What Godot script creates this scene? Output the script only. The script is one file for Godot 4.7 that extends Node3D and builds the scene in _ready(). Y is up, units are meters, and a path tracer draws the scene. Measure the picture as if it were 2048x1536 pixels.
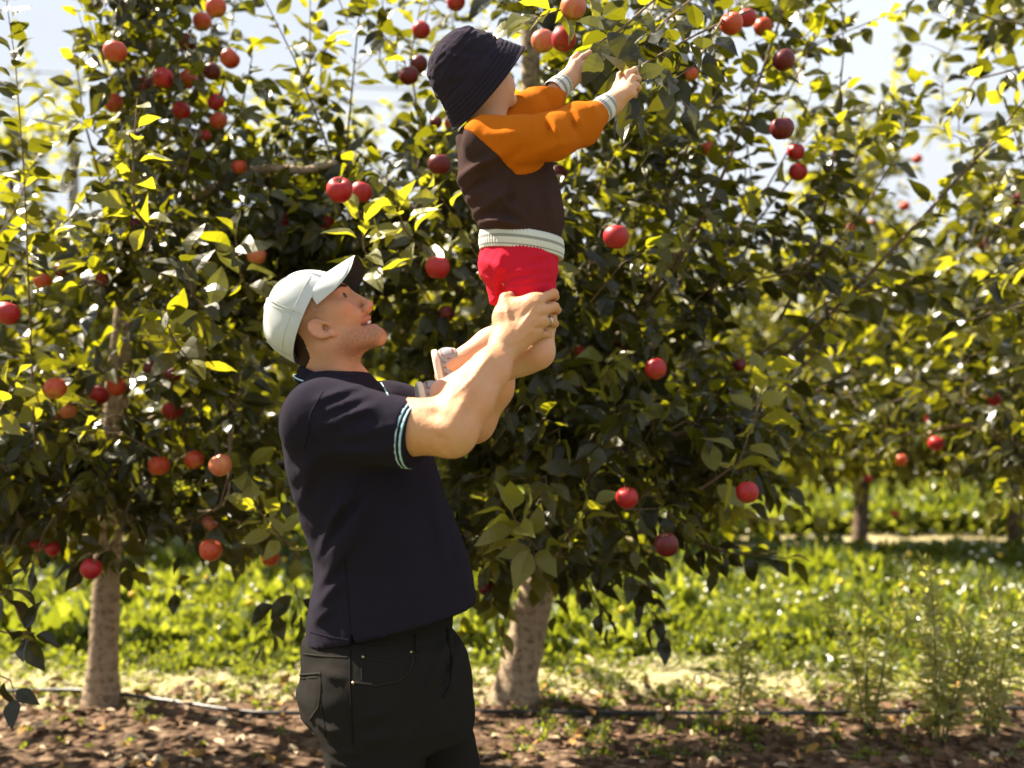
extends Node3D
# An orchard row: a man lifts a small child up to an apple tree. y is up, metres; the camera stands at x = z = 0.

const EYE := 1.48          # height of the lens
const F := 2100.0          # focal length in pixels of a 2048 pixel wide picture, to turn measured places into metres
const BUILD_TREES := true
const BUILD_PEOPLE := true
var taken := {}
var rng := RandomNumberGenerator.new()
var mats := {}

func at(px: float, py: float, d: float) -> Vector3:
	return Vector3((px - 1024.0) * d / F, EYE - (py - 768.0) * d / F, -d)

func numbered(called: String) -> String:
	if not taken.has(called):
		taken[called] = 0
		return called
	taken[called] += 1
	return "%s_%03d" % [called, taken[called]]

func tag(o: Node, label := "", category := "", group := "", kind := "") -> void:
	if label: o.set_meta("label", label)
	if category: o.set_meta("category", category)
	if group: o.set_meta("group", group)
	if kind: o.set_meta("kind", kind)

func thing(called: String, where: Vector3, label: String, category: String, group := "") -> Node3D:
	var o := Node3D.new()
	o.name = numbered(called)
	add_child(o)
	o.position = where
	tag(o, label, category, group)
	return o

func part(called: String, m: Mesh, material: Material, parent: Node, kind := "") -> MeshInstance3D:
	var o := MeshInstance3D.new()
	o.name = numbered(called) if parent == self else called
	o.mesh = m
	if material: o.material_override = material
	parent.add_child(o, true)
	if kind: o.set_meta("kind", kind)
	return o

# ---------------------------------------------------------------- materials
func lin(r: float, g: float, b: float) -> Color:
	return Color(r, g, b).linear_to_srgb()

func mat(name_: String, c: Color, rough := 0.8, more := {}) -> StandardMaterial3D:
	if mats.has(name_): return mats[name_]
	var m := StandardMaterial3D.new()
	m.resource_name = name_
	m.albedo_color = c
	m.roughness = rough
	if rough > 0.8: m.metallic_specular = 0.2
	for k in more: m.set(k, more[k])
	mats[name_] = m
	return m

func noise_tex(freq: float, octaves: int, seed_: int, stops := [], size := 512) -> NoiseTexture2D:
	var n := FastNoiseLite.new()
	n.noise_type = FastNoiseLite.TYPE_SIMPLEX_SMOOTH
	n.seed = seed_
	n.frequency = freq
	n.fractal_octaves = octaves
	var t := NoiseTexture2D.new()
	t.width = size
	t.height = size
	t.seamless = true
	t.noise = n
	if stops.size():
		var g := Gradient.new()
		var offs := PackedFloat32Array()
		var cols := PackedColorArray()
		for s in stops:
			offs.append(s[0])
			cols.append(s[1])
		g.offsets = offs
		g.colors = cols
		t.color_ramp = g
	return t

func triplanar(m: StandardMaterial3D, scale: float, world := false) -> void:
	m.uv1_triplanar = true
	m.uv1_world_triplanar = world
	m.uv1_scale = Vector3.ONE * scale

func cloth(name_: String, c: Color, weave: Texture2D, scale: float, relief: float, rim := 0.0) -> StandardMaterial3D:
	var m := mat(name_, c, 0.95)
	m.metallic_specular = 0.1
	# slight heathering of the yarn
	if not mats.has("heather"):
		mats["heather"] = noise_tex(0.05, 5, 17, [[0.0, Color(0.74, 0.74, 0.74)], [0.5, Color(0.92, 0.92, 0.92)], [1.0, Color(1, 1, 1)]], 512)
	m.albedo_texture = mats["heather"]
	m.albedo_color = (c.srgb_to_linear() * 1.2).linear_to_srgb()
	m.heightmap_enabled = true
	m.heightmap_texture = weave
	m.heightmap_scale = relief
	if rim > 0.0:
		m.rim_enabled = true
		m.rim = rim
		m.rim_tint = 0.6
	triplanar(m, scale)
	return m

# ---------------------------------------------------------------- shapes
class Soup:                      # a triangle list that grows
	var v := PackedVector3Array()
	var n := PackedVector3Array()
	var c := PackedColorArray()
	func put(vs: PackedVector3Array, ns: PackedVector3Array) -> void:
		v.append_array(vs)
		n.append_array(ns)

func soups_mesh(soups: Array) -> ArrayMesh:
	var m := ArrayMesh.new()
	for s in soups:
		if s.v.size() == 0: continue
		var a := []
		a.resize(Mesh.ARRAY_MAX)
		a[Mesh.ARRAY_VERTEX] = s.v
		a[Mesh.ARRAY_NORMAL] = s.n
		if s.c.size(): a[Mesh.ARRAY_COLOR] = s.c
		m.add_surface_from_arrays(Mesh.PRIMITIVE_TRIANGLES, a)
	return m

# A grid of points (rows x columns) as a smooth sheet; closed joins the last column to the first. Colours are optional.
func sheet(rows: Array, closed := false, colors := []) -> ArrayMesh:
	var v := PackedVector3Array()
	var c := PackedColorArray()
	var nr := rows.size()
	var nc: int = rows[0].size()
	for r in nr:
		for k in nc:
			v.append(rows[r][k])
			if colors.size(): c.append(colors[r][k])
	var n := PackedVector3Array()
	n.resize(v.size())
	var idx := PackedInt32Array()
	var last := nc if closed else nc - 1
	for r in nr - 1:
		for k in last:
			var k2 := (k + 1) % nc
			var a := r * nc + k
			var b := r * nc + k2
			var d := (r + 1) * nc + k
			var e := (r + 1) * nc + k2
			for t in [[a, b, e], [a, e, d]]:
				var nn := (v[t[1]] - v[t[0]]).cross(v[t[2]] - v[t[0]])
				for q in t: n[q] += nn
				idx.append(t[0])
				idx.append(t[2])
				idx.append(t[1])
	for k in n.size():
		n[k] = n[k].normalized()
	var arr := []
	arr.resize(Mesh.ARRAY_MAX)
	arr[Mesh.ARRAY_VERTEX] = v
	arr[Mesh.ARRAY_NORMAL] = n
	arr[Mesh.ARRAY_INDEX] = idx
	if c.size(): arr[Mesh.ARRAY_COLOR] = c
	var m := ArrayMesh.new()
	m.add_surface_from_arrays(Mesh.PRIMITIVE_TRIANGLES, arr)
	return m

# Points and radii along a curved tube, as rows for sheet(). Smooth through the given points.
func tube_rows(pts: Array, radii: Array, sides := 8, steps := 4, wobble := 0.0, seed_ := 0, cap := true) -> Array:
	var rows := []
	var n := pts.size()
	var centres := []
	var rads := []
	for i in n - 1:
		var p0: Vector3 = pts[maxi(i - 1, 0)]
		var p1: Vector3 = pts[i]
		var p2: Vector3 = pts[i + 1]
		var p3: Vector3 = pts[mini(i + 2, n - 1)]
		for s in steps:
			var t := float(s) / steps
			centres.append(p1.cubic_interpolate(p2, p0, p3, t))
			rads.append(lerpf(radii[i], radii[i + 1], t))
	centres.append(pts[n - 1])
	rads.append(radii[n - 1])
	var ns := FastNoiseLite.new()
	ns.seed = seed_
	ns.frequency = 1.0
	var x := Vector3.ZERO
	for i in centres.size():
		var dir: Vector3 = (centres[mini(i + 1, centres.size() - 1)] - centres[maxi(i - 1, 0)]).normalized()
		if i == 0:
			x = dir.cross(Vector3(0.31, 0.27, 0.91)).normalized()
		x = (x - dir * x.dot(dir)).normalized()
		var y := dir.cross(x)
		var ring := PackedVector3Array()
		for k in sides:
			var a := TAU * k / sides
			var o := x * cos(a) + y * sin(a)
			var rr: float = rads[i]
			if wobble > 0.0: rr *= 1.0 + wobble * ns.get_noise_3dv((centres[i] + o * rads[i]) * 18.0)
			ring.append(centres[i] + o * rr)
		if cap and i == 0: rows.append(_all(centres[i], sides))
		rows.append(ring)
		if cap and i == centres.size() - 1: rows.append(_all(centres[i], sides))
	return rows

func _all(p: Vector3, n: int) -> PackedVector3Array:
	var a := PackedVector3Array()
	a.resize(n)
	a.fill(p)
	return a

func tube(pts: Array, radii: Array, sides := 8, steps := 4, wobble := 0.0, seed_ := 0) -> ArrayMesh:
	return sheet(tube_rows(pts, radii, sides, steps, wobble, seed_), true)

# ---------------------------------------------------------------- distance fields and surface nets
static func cap(p: Vector3, a: Vector3, b: Vector3, ra: float, rb: float) -> float:
	var ba := b - a
	var t := clampf((p - a).dot(ba) / ba.length_squared(), 0.0, 1.0)
	return p.distance_to(a + ba * t) - (ra + (rb - ra) * t)

static func smin(a: float, b: float, k: float) -> float:
	var h := k - absf(a - b)
	if h <= 0.0: return minf(a, b)
	return minf(a, b) - h * h / (4.0 * k)

static func smax(a: float, b: float, k: float) -> float:
	return -smin(-a, -b, k)

static func ell(p: Vector3, c: Vector3, r: Vector3) -> float:
	var q := (p - c) / r
	var k0 := q.length()
	var k1 := (q / r).length()
	return k0 * (k0 - 1.0) / maxf(k1, 1e-5)

# Meshes f = 0 inside the box: one vertex per crossed cell, one quad per crossed edge.
func nets(f: Callable, lo: Vector3, hi: Vector3, h: float, origin: Vector3, pad := 0.0, colour = null) -> ArrayMesh:
	var nx := int(ceil((hi.x - lo.x) / h / 4.0)) * 4
	var ny := int(ceil((hi.y - lo.y) / h / 4.0)) * 4
	var nz := int(ceil((hi.z - lo.z) / h / 4.0)) * 4
	var sx := 1
	var sy := nx + 1
	var sz := (nx + 1) * (ny + 1)
	var val := PackedFloat32Array()
	val.resize(sz * (nz + 1))
	val.fill(1e9)
	var cell := PackedInt32Array()
	cell.resize(sz * (nz + 1))
	cell.fill(-1)
	var reach := 3.47 * h * 1.4 + pad
	var live := PackedInt32Array()
	for bz in nz / 4:
		for by in ny / 4:
			for bx in nx / 4:
				var d: float = f.call(lo + Vector3(bx * 4 + 2, by * 4 + 2, bz * 4 + 2) * h)
				if absf(d) < reach:
					live.append(bx * 4)
					live.append(by * 4)
					live.append(bz * 4)
	for q in range(0, live.size(), 3):
		for k in 5:
			for j in 5:
				var at_ := (live[q + 2] + k) * sz + (live[q + 1] + j) * sy + live[q]
				for i in 5:
					if val[at_ + i] == 1e9:
						val[at_ + i] = f.call(lo + Vector3(live[q] + i, live[q + 1] + j, live[q + 2] + k) * h)
	var v := PackedVector3Array()
	var where := PackedInt32Array()
	for q in range(0, live.size(), 3):
		for k in 4:
			for j in 4:
				for i in 4:
					var x := live[q] + i
					var y := live[q + 1] + j
					var z := live[q + 2] + k
					var b := z * sz + y * sy + x
					var a0 := val[b]
					var a1 := val[b + 1]
					var a2 := val[b + sy]
					var a3 := val[b + sy + 1]
					var a4 := val[b + sz]
					var a5 := val[b + sz + 1]
					var a6 := val[b + sz + sy]
					var a7 := val[b + sz + sy + 1]
					var inside := int(a0 < 0.0) + int(a1 < 0.0) + int(a2 < 0.0) + int(a3 < 0.0) + int(a4 < 0.0) + int(a5 < 0.0) + int(a6 < 0.0) + int(a7 < 0.0)
					if inside == 0 or inside == 8: continue
					var s := Vector3.ZERO
					var m := 0
					if (a0 < 0.0) != (a1 < 0.0):
						s += Vector3(a0 / (a0 - a1), 0, 0)
						m += 1
					if (a2 < 0.0) != (a3 < 0.0):
						s += Vector3(a2 / (a2 - a3), 1, 0)
						m += 1
					if (a4 < 0.0) != (a5 < 0.0):
						s += Vector3(a4 / (a4 - a5), 0, 1)
						m += 1
					if (a6 < 0.0) != (a7 < 0.0):
						s += Vector3(a6 / (a6 - a7), 1, 1)
						m += 1
					if (a0 < 0.0) != (a2 < 0.0):
						s += Vector3(0, a0 / (a0 - a2), 0)
						m += 1
					if (a1 < 0.0) != (a3 < 0.0):
						s += Vector3(1, a1 / (a1 - a3), 0)
						m += 1
					if (a4 < 0.0) != (a6 < 0.0):
						s += Vector3(0, a4 / (a4 - a6), 1)
						m += 1
					if (a5 < 0.0) != (a7 < 0.0):
						s += Vector3(1, a5 / (a5 - a7), 1)
						m += 1
					if (a0 < 0.0) != (a4 < 0.0):
						s += Vector3(0, 0, a0 / (a0 - a4))
						m += 1
					if (a1 < 0.0) != (a5 < 0.0):
						s += Vector3(1, 0, a1 / (a1 - a5))
						m += 1
					if (a2 < 0.0) != (a6 < 0.0):
						s += Vector3(0, 1, a2 / (a2 - a6))
						m += 1
					if (a3 < 0.0) != (a7 < 0.0):
						s += Vector3(1, 1, a3 / (a3 - a7))
						m += 1
					cell[b] = v.size()
					where.append(b)
					v.append(lo + (Vector3(x, y, z) + s / m) * h)
	var n := PackedVector3Array()
	n.resize(v.size())
	var idx := PackedInt32Array()
	var step := [sx, sy, sz]
	for w in where:
		var v0 := val[w]
		for ax in 3:
			var v1 := val[w + step[ax]]
			if (v0 < 0.0) == (v1 < 0.0): continue
			var s1: int = step[(ax + 1) % 3]
			var s2: int = step[(ax + 2) % 3]
			if w - s1 - s2 < 0: continue
			var a := cell[w - s1 - s2]
			var b := cell[w - s2]
			var c := cell[w]
			var d := cell[w - s1]
			if a < 0 or b < 0 or c < 0 or d < 0: continue
			if v0 >= 0.0:
				var sw := b
				b = d
				d = sw
			var nn := (v[c] - v[a]).cross(v[d] - v[b])
			n[a] += nn
			n[b] += nn
			n[c] += nn
			n[d] += nn
			idx.append(a)
			idx.append(c)
			idx.append(b)
			idx.append(a)
			idx.append(d)
			idx.append(c)
	var cols := PackedColorArray()
	for k in v.size():
		n[k] = n[k].normalized()
		if colour != null: cols.append(colour.call(v[k], n[k]))
		v[k] -= origin
	var arr := []
	arr.resize(Mesh.ARRAY_MAX)
	arr[Mesh.ARRAY_VERTEX] = v
	arr[Mesh.ARRAY_NORMAL] = n
	arr[Mesh.ARRAY_INDEX] = idx
	if cols.size(): arr[Mesh.ARRAY_COLOR] = cols
	var am := ArrayMesh.new()
	if idx.size(): am.add_surface_from_arrays(Mesh.PRIMITIVE_TRIANGLES, arr)
	return am

# Joins meshes that carry positions, normals and colours into one surface.
func joined(list: Array) -> ArrayMesh:
	var v := PackedVector3Array()
	var n := PackedVector3Array()
	var c := PackedColorArray()
	var idx := PackedInt32Array()
	for m in list:
		if m.get_surface_count() == 0: continue
		var a = m.surface_get_arrays(0)
		var first := v.size()
		v.append_array(a[Mesh.ARRAY_VERTEX])
		n.append_array(a[Mesh.ARRAY_NORMAL])
		if a[Mesh.ARRAY_COLOR] != null: c.append_array(a[Mesh.ARRAY_COLOR])
		for k in a[Mesh.ARRAY_INDEX]: idx.append(k + first)
	var arr := []
	arr.resize(Mesh.ARRAY_MAX)
	arr[Mesh.ARRAY_VERTEX] = v
	arr[Mesh.ARRAY_NORMAL] = n
	arr[Mesh.ARRAY_INDEX] = idx
	if c.size() == v.size(): arr[Mesh.ARRAY_COLOR] = c
	var am := ArrayMesh.new()
	am.add_surface_from_arrays(Mesh.PRIMITIVE_TRIANGLES, arr)
	return am

# A limb made of bones: each is [a, b, ra, rb]; later bones blend with width k.
static func bones(p: Vector3, list: Array, k: float) -> float:
	var d := 1e9
	for b in list:
		d = smin(d, cap(p, b[0], b[1], b[2], b[3]), k)
	return d

# Palm (or arm) with fingers that stay apart from each other.
static func handed(p: Vector3, base: Array, fingers: Array, kb: float) -> float:
	var d0 := bones(p, base, kb)
	var d := d0
	for f in fingers:
		var df := bones(p, f, 0.004)
		d = minf(d, smin(d0, df, 0.007))
	return d

# Raised or sunk lines on a surface: each is [x0, y0, x1, y1, width, height], measured in the plane of x and y.
static func ridges(p: Vector3, list: Array) -> float:
	var s := 0.0
	var q := Vector2(p.x, p.y)
	for r in list:
		var a: Vector2 = r[0]
		var ba: Vector2 = r[1] - a
		var t := clampf((q - a).dot(ba) / ba.length_squared(), 0.0, 1.0)
		var d: float = q.distance_to(a + ba * t) / r[2]
		if d < 2.5: s += r[3] * exp(-d * d) * (1.0 - 0.7 * absf(2.0 * t - 1.0))
	return s

func crease(x0: float, y0: float, x1: float, y1: float, d: float, w: float, h: float) -> Array:
	var a := at(x0, y0, d)
	var b := at(x1, y1, d)
	return [Vector2(a.x, a.y), Vector2(b.x, b.y), w, h]

# Puts a point on the surface f = lift, moving along the view or the gradient.
func snap(f: Callable, p: Vector3, lift: float) -> Vector3:
	for i in 6:
		var e := 0.002
		var d: float = f.call(p)
		var g := Vector3(f.call(p + Vector3(e, 0, 0)) - d, f.call(p + Vector3(0, e, 0)) - d, f.call(p + Vector3(0, 0, e)) - d)
		if g.length_squared() < 1e-14: break
		p -= g.normalized() * (d - lift) * 0.9
	return p

# A picture point carried along the line of sight on to the surface f.
func sight(f: Callable, px: float, py: float, d0: float, lift := 0.0) -> Vector3:
	var d := d0
	for i in 40:
		var s: float = f.call(at(px, py, d)) - lift
		if absf(s) < 0.0004: break
		d += s * 0.8
	return at(px, py, d)

func seam(called: String, f: Callable, pts: Array, d0: float, r: float, m: Material, parent: Node3D, lift := 0.0) -> void:
	var line := []
	var rad := []
	for i in pts.size() - 1:
		for s in 6:
			var q: Vector2 = pts[i].lerp(pts[i + 1], s / 6.0)
			line.append(sight(f, q.x, q.y, d0, lift) - parent.position)
			rad.append(r)
	var e: Vector2 = pts[pts.size() - 1]
	line.append(sight(f, e.x, e.y, d0, lift) - parent.position)
	rad.append(r)
	part(called, tube(line, rad, 5, 1), m, parent)

# An elliptical trunk of a body, given by rings of [y, centre, half depth, half width], turned by the given angle.
class Rings:
	var y := PackedFloat32Array()
	var cx := PackedFloat32Array()
	var cz := PackedFloat32Array()
	var a := PackedFloat32Array()
	var b := PackedFloat32Array()
	var co := 1.0
	var si := 0.0
	func d(p: Vector3) -> float:
		var n := y.size()
		var i := 0
		while i < n - 2 and p.y < y[i + 1]: i += 1
		var t := clampf((p.y - y[i]) / (y[i + 1] - y[i]), 0.0, 1.0)
		t = t * t * (3.0 - 2.0 * t) * 0.5 + t * 0.5
		var aa := lerpf(a[i], a[i + 1], t)
		var bb := lerpf(b[i], b[i + 1], t)
		var x := p.x - lerpf(cx[i], cx[i + 1], t)
		var z := p.z - lerpf(cz[i], cz[i + 1], t)
		var f := x * co + z * si
		var s := -x * si + z * co
		var k0 := Vector2(f / aa, s / bb).length()
		var k1 := Vector2(f / aa / aa, s / bb / bb).length()
		var d2 := k0 * (k0 - 1.0) / maxf(k1, 1e-4) if k0 > 0.2 else -minf(aa, bb) * (1.0 - k0)
		var out := maxf(p.y - y[0], y[n - 1] - p.y)
		return maxf(d2, out) if out < 0.0 else Vector2(maxf(d2, 0.0), out).length()
	func forward(p: Vector3, c: Vector3) -> float:
		return (p.x - c.x) * co + (p.z - c.z) * si

# rows: [py, back px, front px, half width in metres]
func make_rings(rows: Array, d: float, turn: float) -> Rings:
	var r := Rings.new()
	r.co = cos(turn)
	r.si = sin(turn)
	for w in rows:
		var l := at(w[1], w[0], d)
		var q := at(w[2], w[0], d)
		var half := (q.x - l.x) / 2.0
		var bs: float = w[3] * sin(turn)
		r.y.append(l.y)
		r.cx.append((l.x + q.x) / 2.0)
		r.cz.append(l.z)
		r.a.append(sqrt(maxf(half * half - bs * bs, 0.0004)) / cos(turn))
		r.b.append(w[3])
	return r

func _ready() -> void:
	rng.seed = 20
	camera_and_light()
	ground()
	if BUILD_TREES:
		orchard()
	if BUILD_PEOPLE:
		man()
		child()

func camera_and_light() -> void:
	var cam := Camera3D.new()
	cam.name = "camera"
	add_child(cam)
	cam.position = Vector3(0, EYE, 0)
	var lens_ := CameraAttributesPhysical.new()
	lens_.frustum_focal_length = 47.85
	lens_.frustum_focus_distance = 2.52
	lens_.frustum_near = 0.05
	lens_.frustum_far = 400.0
	lens_.exposure_aperture = 2.5
	cam.attributes = lens_
	cam.fov = 40.19
	cam.near = 0.05
	cam.far = 400.0
	cam.current = true
	var we := WorldEnvironment.new()
	we.name = "surroundings"
	var e := Environment.new()
	e.background_mode = Environment.BG_SKY
	e.tonemap_mode = Environment.TONE_MAPPER_LINEAR
	e.tonemap_exposure = 4.3
	e.sdfgi_enabled = true
	e.ssao_enabled = true
	e.ssil_enabled = true
	var sky := Sky.new()
	var sm := ProceduralSkyMaterial.new()
	sm.sky_top_color = lin(0.175, 0.20, 0.24)
	sm.sky_horizon_color = lin(0.222, 0.226, 0.232)
	sm.sky_curve = 0.22
	sm.ground_bottom_color = lin(0.05, 0.05, 0.02)
	sm.ground_horizon_color = lin(0.18, 0.18, 0.15)
	sm.sky_energy_multiplier = 1.0
	# thin bright cloud, uneven
	sm.sky_cover = noise_tex(0.006, 4, 30, [[0.0, Color(1, 1, 1, 0.0)], [0.35, Color(1, 1, 1, 0.10)], [0.6, Color(1, 0.99, 0.97, 0.45)], [1.0, Color(1, 0.98, 0.95, 0.8)]], 1024)
	sm.sky_cover_modulate = Color(0.27, 0.265, 0.255, 1.0)
	sm.sun_angle_max = 30.0
	sky.sky_material = sm
	e.sky = sky
	we.environment = e
	add_child(we)
	var sun := DirectionalLight3D.new()
	sun.name = "sun"
	add_child(sun)
	sun.light_energy = 1.6
	sun.light_color = Color(1.0, 0.95, 0.86)
	sun.light_angular_distance = 0.5
	sun.shadow_enabled = true
	sun.sky_mode = DirectionalLight3D.SKY_MODE_LIGHT_ONLY
	var towards := Vector3(-0.58, 0.77, -0.29).normalized()
	sun.look_at_from_position(towards * 20.0, Vector3.ZERO)

# ---------------------------------------------------------------- ground
func ground() -> void:
	var soil := mat("soil", Color.WHITE, 0.95)
	soil.albedo_texture = noise_tex(0.012, 5, 40, [[0.0, lin(0.035, 0.020, 0.012)], [0.4, lin(0.062, 0.038, 0.025)], [0.6, lin(0.115, 0.076, 0.049)], [1.0, lin(0.27, 0.19, 0.13)]], 1024)
	soil.heightmap_enabled = true
	soil.heightmap_texture = noise_tex(0.02, 5, 41, [], 512)
	soil.heightmap_scale = 2.5
	triplanar(soil, 0.9, true)
	var turf := mat("turf", Color.WHITE, 0.95)
	turf.albedo_texture = noise_tex(0.02, 5, 42, [[0.0, lin(0.05, 0.055, 0.018)], [0.5, lin(0.09, 0.10, 0.03)], [0.8, lin(0.16, 0.15, 0.05)], [1.0, lin(0.24, 0.20, 0.10)]], 1024)
	triplanar(turf, 0.5, true)
	var dry := mat("dry_grass", Color.WHITE, 0.95)
	dry.albedo_texture = noise_tex(0.03, 5, 43, [[0.0, lin(0.16, 0.13, 0.06)], [0.5, lin(0.33, 0.29, 0.15)], [1.0, lin(0.52, 0.46, 0.30)]], 1024)
	dry.heightmap_enabled = true
	dry.heightmap_texture = noise_tex(0.05, 4, 44, [], 512)
	dry.heightmap_scale = 1.5
	triplanar(dry, 1.3, true)
	var big := PlaneMesh.new()
	big.size = Vector2(600, 600)
	var g := part("ground", big, turf, self, "structure")
	g.position.y = -0.03
	# bare strips under the rows, mown edges beside them
	strip("soil_strip", -5.05, -2.0, 0.02, soil, 1)
	strip("mown_grass_strip", -5.62, -4.95, 0.004, dry, 2)
	strip("soil_strip", -9.65, -8.75, 0.02, soil, 3)
	strip("mown_grass_strip", -10.35, -9.55, 0.004, dry, 4)
	strip("soil_strip", -15.1, -13.2, 0.02, soil, 5)
	strip("mown_grass_strip", -16.2, -15.0, 0.004, dry, 6)
	strip("grass_alley", -8.9, -5.5, -0.008, turf, 7)
	strip("grass_alley", -13.3, -10.25, -0.008, turf, 8)
	litter()
	weeds()

func strip(called: String, z0: float, z1: float, lift: float, m: Material, seed_: int) -> void:
	var n := FastNoiseLite.new()
	n.seed = seed_
	n.frequency = 0.9
	n.fractal_octaves = 4
	var rows := []
	var nz := 14
	var nx := 140
	for j in nz + 1:
		var t := float(j) / nz
		var row := PackedVector3Array()
		for i in nx + 1:
			var x := -11.0 + 22.0 * i / nx
			var edge := 0.34 * n.get_noise_2d(x * 1.4, 40.0 + (0.0 if t < 0.5 else 90.0)) * absf(2.0 * t - 1.0)
			var z := lerpf(z0, z1, t) + edge
			var mound := sin(PI * clampf(t, 0.0, 1.0))
			var y := lift * (0.25 + 0.75 * mound) + 0.03 * n.get_noise_2d(x * 2.0, z * 2.0) * mound
			if t == 0.0 or t == 1.0: y = -0.04
			row.append(Vector3(x, y, z))
		rows.append(row)
	var mesh_ := sheet(rows)
	part(called, mesh_, m, self, "structure")

func multi(called: String, m: Mesh, material: Material, where: Array, parent: Node = self) -> MultiMeshInstance3D:
	var mm := MultiMesh.new()
	mm.transform_format = MultiMesh.TRANSFORM_3D
	mm.mesh = m
	mm.instance_count = where.size()
	for i in where.size():
		mm.set_instance_transform(i, where[i])
	var o := MultiMeshInstance3D.new()
	o.name = numbered(called) if parent == self else called
	o.multimesh = mm
	if material: o.material_override = material
	parent.add_child(o, true)
	o.set_meta("kind", "stuff")
	return o

# One leaf blade as a triangle list: length 1 along y, folded along the midrib and curled.
func leaf_soup(width: float, fold: float, curl: float, twist: float, stalk: float, rows_ := 6, ragged := 0.0) -> Soup:
	var s := Soup.new()
	var mid := PackedVector3Array()
	var lft := PackedVector3Array()
	var rgt := PackedVector3Array()
	for i in rows_ + 1:
		var t := float(i) / rows_
		var w := width * 0.5 * pow(sin(PI * pow(t, 0.84)), 1.12) if i > 0 and i < rows_ else 0.0
		w *= 1.0 + ragged * sin(i * 2.4 + width * 40.0)
		var y := stalk + (1.0 - stalk) * t
		var z := -curl * t * t + 0.022 * sin(t * 9.0 + width * 60.0)
		var a := twist * t
		mid.append(Vector3(0, y, z))
		lft.append(Vector3(-w * cos(a), y - 0.02, z + fold * w + w * sin(a)))
		rgt.append(Vector3(w * cos(a), y - 0.02, z + fold * w - w * sin(a)))
	var q := PackedVector3Array()
	for i in rows_:
		if i > 0:
			q.append_array([mid[i], lft[i], lft[i + 1], mid[i], rgt[i + 1], rgt[i]])
		if i < rows_ - 1:
			q.append_array([mid[i], lft[i + 1], mid[i + 1], mid[i], mid[i + 1], rgt[i + 1]])
	if stalk > 0.0:
		var sw := 0.012
		q.append_array([Vector3(-sw, 0, 0), Vector3(0, stalk + 0.02, 0), Vector3(sw, 0, 0)])
	var n := PackedVector3Array()
	for k in range(0, q.size(), 3):
		var nn := (q[k + 1] - q[k]).cross(q[k + 2] - q[k]).normalized()
		if nn.z < 0.0:
			nn = -nn
			# keep the winding clockwise as seen from the upper side
		else:
			var sw2 := q[k + 1]
			q[k + 1] = q[k + 2]
			q[k + 2] = sw2
		for j in 3: n.append(nn)
	# smooth each half a little along the blade
	for k in n.size():
		n[k] = (n[k] + Vector3(q[k].x * 0.6, 0.0, 0.25)).normalized()
	s.put(q, n)
	return s

func leaf_mat(name_: String, top: Color, through: Color, rough: float, spec := 0.5) -> StandardMaterial3D:
	var m := mat(name_, top, rough)
	m.metallic_specular = spec
	m.backlight_enabled = true
	m.backlight = through
	return m

func litter() -> void:
	var r := RandomNumberGenerator.new()
	r.seed = 77
	# dry fallen leaves on the bare soil
	var tones := [["dry_leaf_pale", lin(0.40, 0.31, 0.21)], ["dry_leaf_brown", lin(0.14, 0.082, 0.050)], ["dry_leaf_ochre", lin(0.34, 0.19, 0.06)]]
	for k in 3:
		var s := leaf_soup(0.52, 0.5, 0.3 - 0.25 * k, 0.5 + 0.4 * k, 0.1, 6, 0.12)
		var w := []
		for i in [620, 1500, 220][k]:
			var z := -r.randf_range(3.3, 5.05) if r.randf() < 0.96 else -r.randf_range(5.0, 5.6)
			var x := r.randf_range(-3.2, 3.2)
			var size := r.randf_range(0.035, 0.085)
			var b := Basis(Vector3.UP, r.randf() * TAU) * Basis(Vector3.RIGHT, -PI / 2 + r.randf_range(-0.5, 0.5)) * Basis(Vector3.UP, r.randf_range(-0.6, 0.6))
			w.append(Transform3D(b.scaled(Vector3.ONE * size), Vector3(x, r.randf_range(0.012, 0.035), z)))
		multi("leaf_litter", soups_mesh([s]), mat(tones[k][0], tones[k][1], 0.85), w)
	# clods and wood chips
	var w2 := []
	for i in 2600:
		var b := Basis(Vector3(r.randf() - 0.5, r.randf() - 0.5, r.randf() - 0.5).normalized(), r.randf() * TAU).scaled(Vector3(r.randf_range(0.006, 0.022), r.randf_range(0.004, 0.010), r.randf_range(0.006, 0.016)))
		w2.append(Transform3D(b, Vector3(r.randf_range(-3.2, 3.2), 0.012, -r.randf_range(3.3, 5.1))))
	multi("soil_clods", sphere_mesh(1.0, 6, 4), mat("clod", lin(0.12, 0.075, 0.05), 0.95), w2)
	# cut straw on the mown strips
	var straw := leaf_soup(0.05, 0.2, 0.25, 0.4, 0.0, 3)
	var w3 := []
	for i in 17000:
		var z := -r.randf_range(4.95, 5.6) if i % 3 else -r.randf_range(9.6, 10.4)
		var b := Basis(Vector3.UP, r.randf() * TAU) * Basis(Vector3.RIGHT, -PI / 2 + r.randf_range(-0.1, 0.6))
		w3.append(Transform3D(b.scaled(Vector3.ONE * r.randf_range(0.05, 0.13)), Vector3(r.randf_range(-3.8, 3.8) * (1.0 if i % 3 else 1.7), 0.01, z)))
	multi("cut_straw", soups_mesh([straw]), leaf_mat("straw", lin(0.56, 0.50, 0.31), lin(0.5, 0.44, 0.2), 0.7), w3)

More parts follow.
